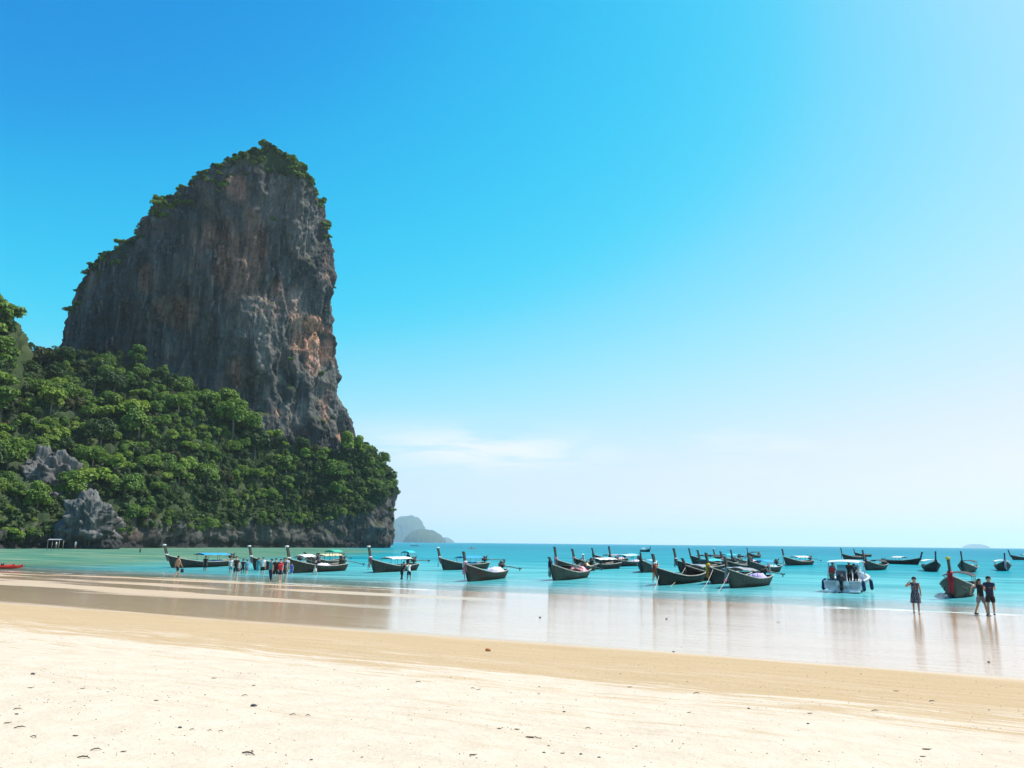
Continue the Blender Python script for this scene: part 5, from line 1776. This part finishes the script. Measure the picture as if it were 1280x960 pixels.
# ------------------------------------------------------------------ things washed up on the sand
m_drift = simple_mat('driftwood', (.085, .065, .05), .85, (.16, .13, .10), 6.0, stretch=(1, 4, 4))
m_dleaf = simple_mat('dead_leaf', (.13, .08, .05), .8, (.07, .045, .03), 9.0)
m_stone = simple_mat('beach_stone', (.10, .10, .10), .8, (.05, .05, .055), 9.0)
m_husk = simple_mat('coconut_husk', (.46, .16, .04), .85, (.30, .11, .04), 12.0)


def litter(kind, px, py, wpx, label, ang=None, tail=False):
    c = gb(px, py)
    d = Vector((c.x, c.y, c.z - CAM_H)).length
    w = max(wpx * .75, 3) * d / FPX
    rz = R(ang) if ang is not None else RS.uniform(-.5, .5)
    grp = kind.replace('_', ' ') + 's lying on the sand'
    if kind == 'twig':
        m = MB()
        b1 = RS.uniform(-.12, .12) * w
        m.tube([(-w / 2, 0, .01), (-w * .15, b1, .018 + .02 * w), (w * .2, b1 * .5, .02), (w / 2, -b1, .008)], [w * .02 + .002, w * .038 + .002, w * .032 + .002, .002], 7)
        m.tube([(w * .05, b1, .015), (w * .18, b1 + w * .14, .03)], [w * .03, .002], 5)
        o = m.build('driftwood_twig', m_drift)
        cat = 'twig'
    elif kind == 'leaf':
        rows = []
        for i in range(9):
            q = i / 8 * 2 - 1
            hw = .24 * w * (1 - q * q) ** .8 + .001
            cz = .006 + .05 * w * q * q
            rows.append([(q * w / 2, -hw, cz + hw * .15 + .002 * math.sin(9 * q)), (q * w / 2, -hw * .5, cz + hw * .05), (q * w / 2, 0, cz), (q * w / 2, hw * .5, cz + hw * .05), (q * w / 2, hw, cz + hw * .12)])
        m = MB()
        m.grid(rows)
        m.grid([[(a, b_, z_ + .003) for a, b_, z_ in r_][::-1] for r_ in rows])
        m.tube([(w / 2 - .003, 0, .012 + .07 * w), (w * .66, w * .03, .01)], [.003, .002], 5)
        if tail:
            m.tube([(w * .5, 0, .02), (w * .8, -w * .2, .012), (w * 1.2, -w * .28, .012)], [.005, .004, .003], 5)
        o = m.build('dead_leaf', m_dleaf)
        cat = 'leaf'
    else:
        bm = bmesh.new()
        bmesh.ops.create_icosphere(bm, subdivisions=3, radius=.5)
        sd_ = RS.uniform(0, 99)
        co = np.array([v_.co for v_ in bm.verts])
        dd = 1 + .35 * fbm(co, 2.0, 3, sd_)
        for v_, f_ in zip(bm.verts, dd):
            v_.co = Vector((v_.co.x * f_ * w, v_.co.y * f_ * w * .8, v_.co.z * f_ * w * (.55 if kind == 'stone' else .75) + w * .18))
        me = bpy.data.meshes.new(kind); bm.to_mesh(me); bm.free()
        o = link('stone' if kind == 'stone' else 'coconut_husk', me, m_stone if kind == 'stone' else m_husk)
        me.polygons.foreach_set('use_smooth', np.ones(len(me.polygons), bool))
        cat = 'stone' if kind == 'stone' else 'husk'
    o.location = (c.x, c.y, c.z - .004)
    o.rotation_euler = (0, 0, rz)
    return tag(o, label, cat, grp if cat != 'husk' else None)


litter('twig', 311, 943, 26, 'thick dark driftwood stick, the largest lying on the dry sand', -28)
litter('leaf', 663, 922, 15, 'curled dark leaf with a long thin tail of stalk on the sand', -15, True)
litter('husk', 610, 814, 8, 'orange brown coconut husk on the damp sand')
litter('stone', 317, 883, 9, 'dark stone lying alone on the dry sand')
litter('leaf', 591, 944, 11, 'dark curled leaf near a scatter of crumbs on the dry sand', 5)
for px, py, w in ((1236, 828, 3.5), (842, 815, 3.5), (225, 910, 6), (21, 893, 4.5), (41, 843, 6), (389, 950, 5), (680, 941, 5), (726, 943, 5), (749, 947, 5), (705, 890, 4.5), (936, 886, 4.5), (833, 774, 3), (675, 772, 3), (1010, 905, 4.5)):
    litter('stone', px, py, w, 'small dark pebble lying on the open sand')
for px, py, w in ((267, 848, 7), (317, 857, 6), (94, 920, 8), (38, 860, 7), (103, 861, 6), (9, 904, 8), (787, 859, 7), (673, 867, 5), (1158, 937, 12), (1153, 946, 7), (624, 911, 7), (646, 912, 8), (703, 942, 6), (1012, 892, 7), (1120, 864, 7), (195, 876, 7), (154, 940, 7), (861, 891, 6)):
    litter('leaf', px, py, w, 'small dead leaf lying curled on the sand')
for px, py, w in ((105, 948, 20), (25, 910, 14), (42, 922, 12), (22, 887, 10), (366, 894, 10), (385, 895, 7), (306, 870, 9), (523, 853, 10), (871, 867, 11), (591, 861, 7), (598, 863, 7), (973, 778, 6), (120, 938, 14), (1094, 889, 12), (1165, 877, 12), (735, 911, 8), (240, 913, 7), (262, 914, 6), (276, 915, 7)):
    litter('twig', px, py, w, 'short thin twig washed up on the sand')
# crumbs of bark, shell and weed, too small to count
V, F = [], []
o_ = 0
n = 3200
cl_ = [(RS.uniform(-14, 16), RS.uniform(5, 20)) for _ in range(60)]
for i in range(n):
    if RS.uniform() < .45:
        cx_, cy_ = cl_[RS.randint(60)]
        sx_ = RS.normal(0, .9); x = cx_ + sx_; y = cy_ - .5 * sx_ + RS.normal(0, .12)
    else:
        y = RS.uniform(4, 24) ** 1.0; x = RS.uniform(-.8, .8) * y
    u_ = x * NU[0] + y * NU[1]
    if y < 3.5 or u_ > 30: continue
    s = RS.uniform(.002, .007) * (1.0 if RS.uniform() < .95 else 1.8)
    a = RS.uniform(0, 3.14)
    V.append((x, y, s, a))
xs = np.array([v_[0] for v_ in V]); ys = np.array([v_[1] for v_ in V]); sz = np.array([v_[2] for v_ in V]); an_ = np.array([v_[3] for v_ in V])
zs = beach_z(xs, ys)
ca, sa = np.cos(an_), np.sin(an_)
base = [(-1.6, -.6, -.3), (1.6, -.5, -.3), (1.4, .6, -.3), (-1.3, .5, -.3), (-.7, -.2, .8), (.8, .1, .7)]
P = np.stack([np.stack([xs + sz * (bx_ * ca - by_ * sa), ys + sz * (bx_ * sa + by_ * ca), zs + sz * bz_ + .001], -1) for bx_, by_, bz_ in base], 1)
fc = np.array([(0, 1, 5, 4), (1, 2, 5, 5), (2, 3, 4, 5), (3, 0, 4, 4)])
faces = []
tri = []
for k in range(len(xs)):
    q = 6 * k
    faces += [(q, q + 1, q + 5, q + 4), (q + 2, q + 3, q + 4, q + 5)]
    tri += [(q + 1, q + 2, q + 5), (q + 3, q, q + 4)]
me = bpy.data.meshes.new('beach_crumbs')
me.from_pydata([tuple(p_) for p_ in P.reshape(-1, 3)], [], faces + tri)
me.update()
tag(link('beach_crumbs', me, m_dleaf), 'fine crumbs of bark and weed strewn over the sand', kind='stuff')

# low rocks along the foot of the headland
V, F = [], []
ro = []
for k in range(70):
    px = RS.uniform(-30, 260)
    q = gp(px, RS.uniform(683.2, 684.6) + (px - 100) * 0.006 * 0, 0)
    if q.y > 330: continue
    r = RS.uniform(.6, 2.0)
    bm = bmesh.new()
    bmesh.ops.create_icosphere(bm, subdivisions=2, radius=1.0)
    co = np.array([v_.co for v_ in bm.verts])
    dd = 1 + .5 * fbm(co, 1.3, 3, k * 3.1)
    vs = co * dd[:, None] * np.array([r * 1.8, r * 1.2, r * .45]) + np.array([q.x, q.y, .1])
    V.append(vs)
    F.append(np.array([[v_.index for v_ in f_.verts] for f_ in bm.faces]) + sum(len(t_) for t_ in V[:-1]))
    bm.free()
me = mesh_np('shore_rocks', np.vstack(V), np.vstack(F), False)
attr(me, 'orange', np.zeros(len(me.vertices)))
attr(me, 'moss', np.zeros(len(me.vertices)) - 1)
m_shore = simple_mat('shore_rock', (.30, .27, .22), .9, (.16, .15, .13), .8)
tag(link('shore_rocks', me, m_shore), 'low pale rocks strewn along the foot of the jungle headland', kind='stuff')

# ------------------------------------------------------------------ haze
m_haze, nt = new_mat('sea_haze')
vol = N(nt, 'ShaderNodeVolumePrincipled', None, Color=(0.78, 0.91, 1.0, 1), Density=0.00006, Anisotropy=0.25)
N(nt, 'ShaderNodeOutputMaterial', None, Volume=vol)
bm = bmesh.new()
bmesh.ops.create_cube(bm, size=1.0)
for vv in bm.verts:
    vv.co.x *= 54000
    vv.co.y = vv.co.y * 30000 + 13500
    vv.co.z = -14 + (vv.co.z + 0.5) * (14 + 420)
me = bpy.data.meshes.new('haze')
bm.to_mesh(me)
bm.free()
tag(link('haze', me, m_haze), kind='stuff')
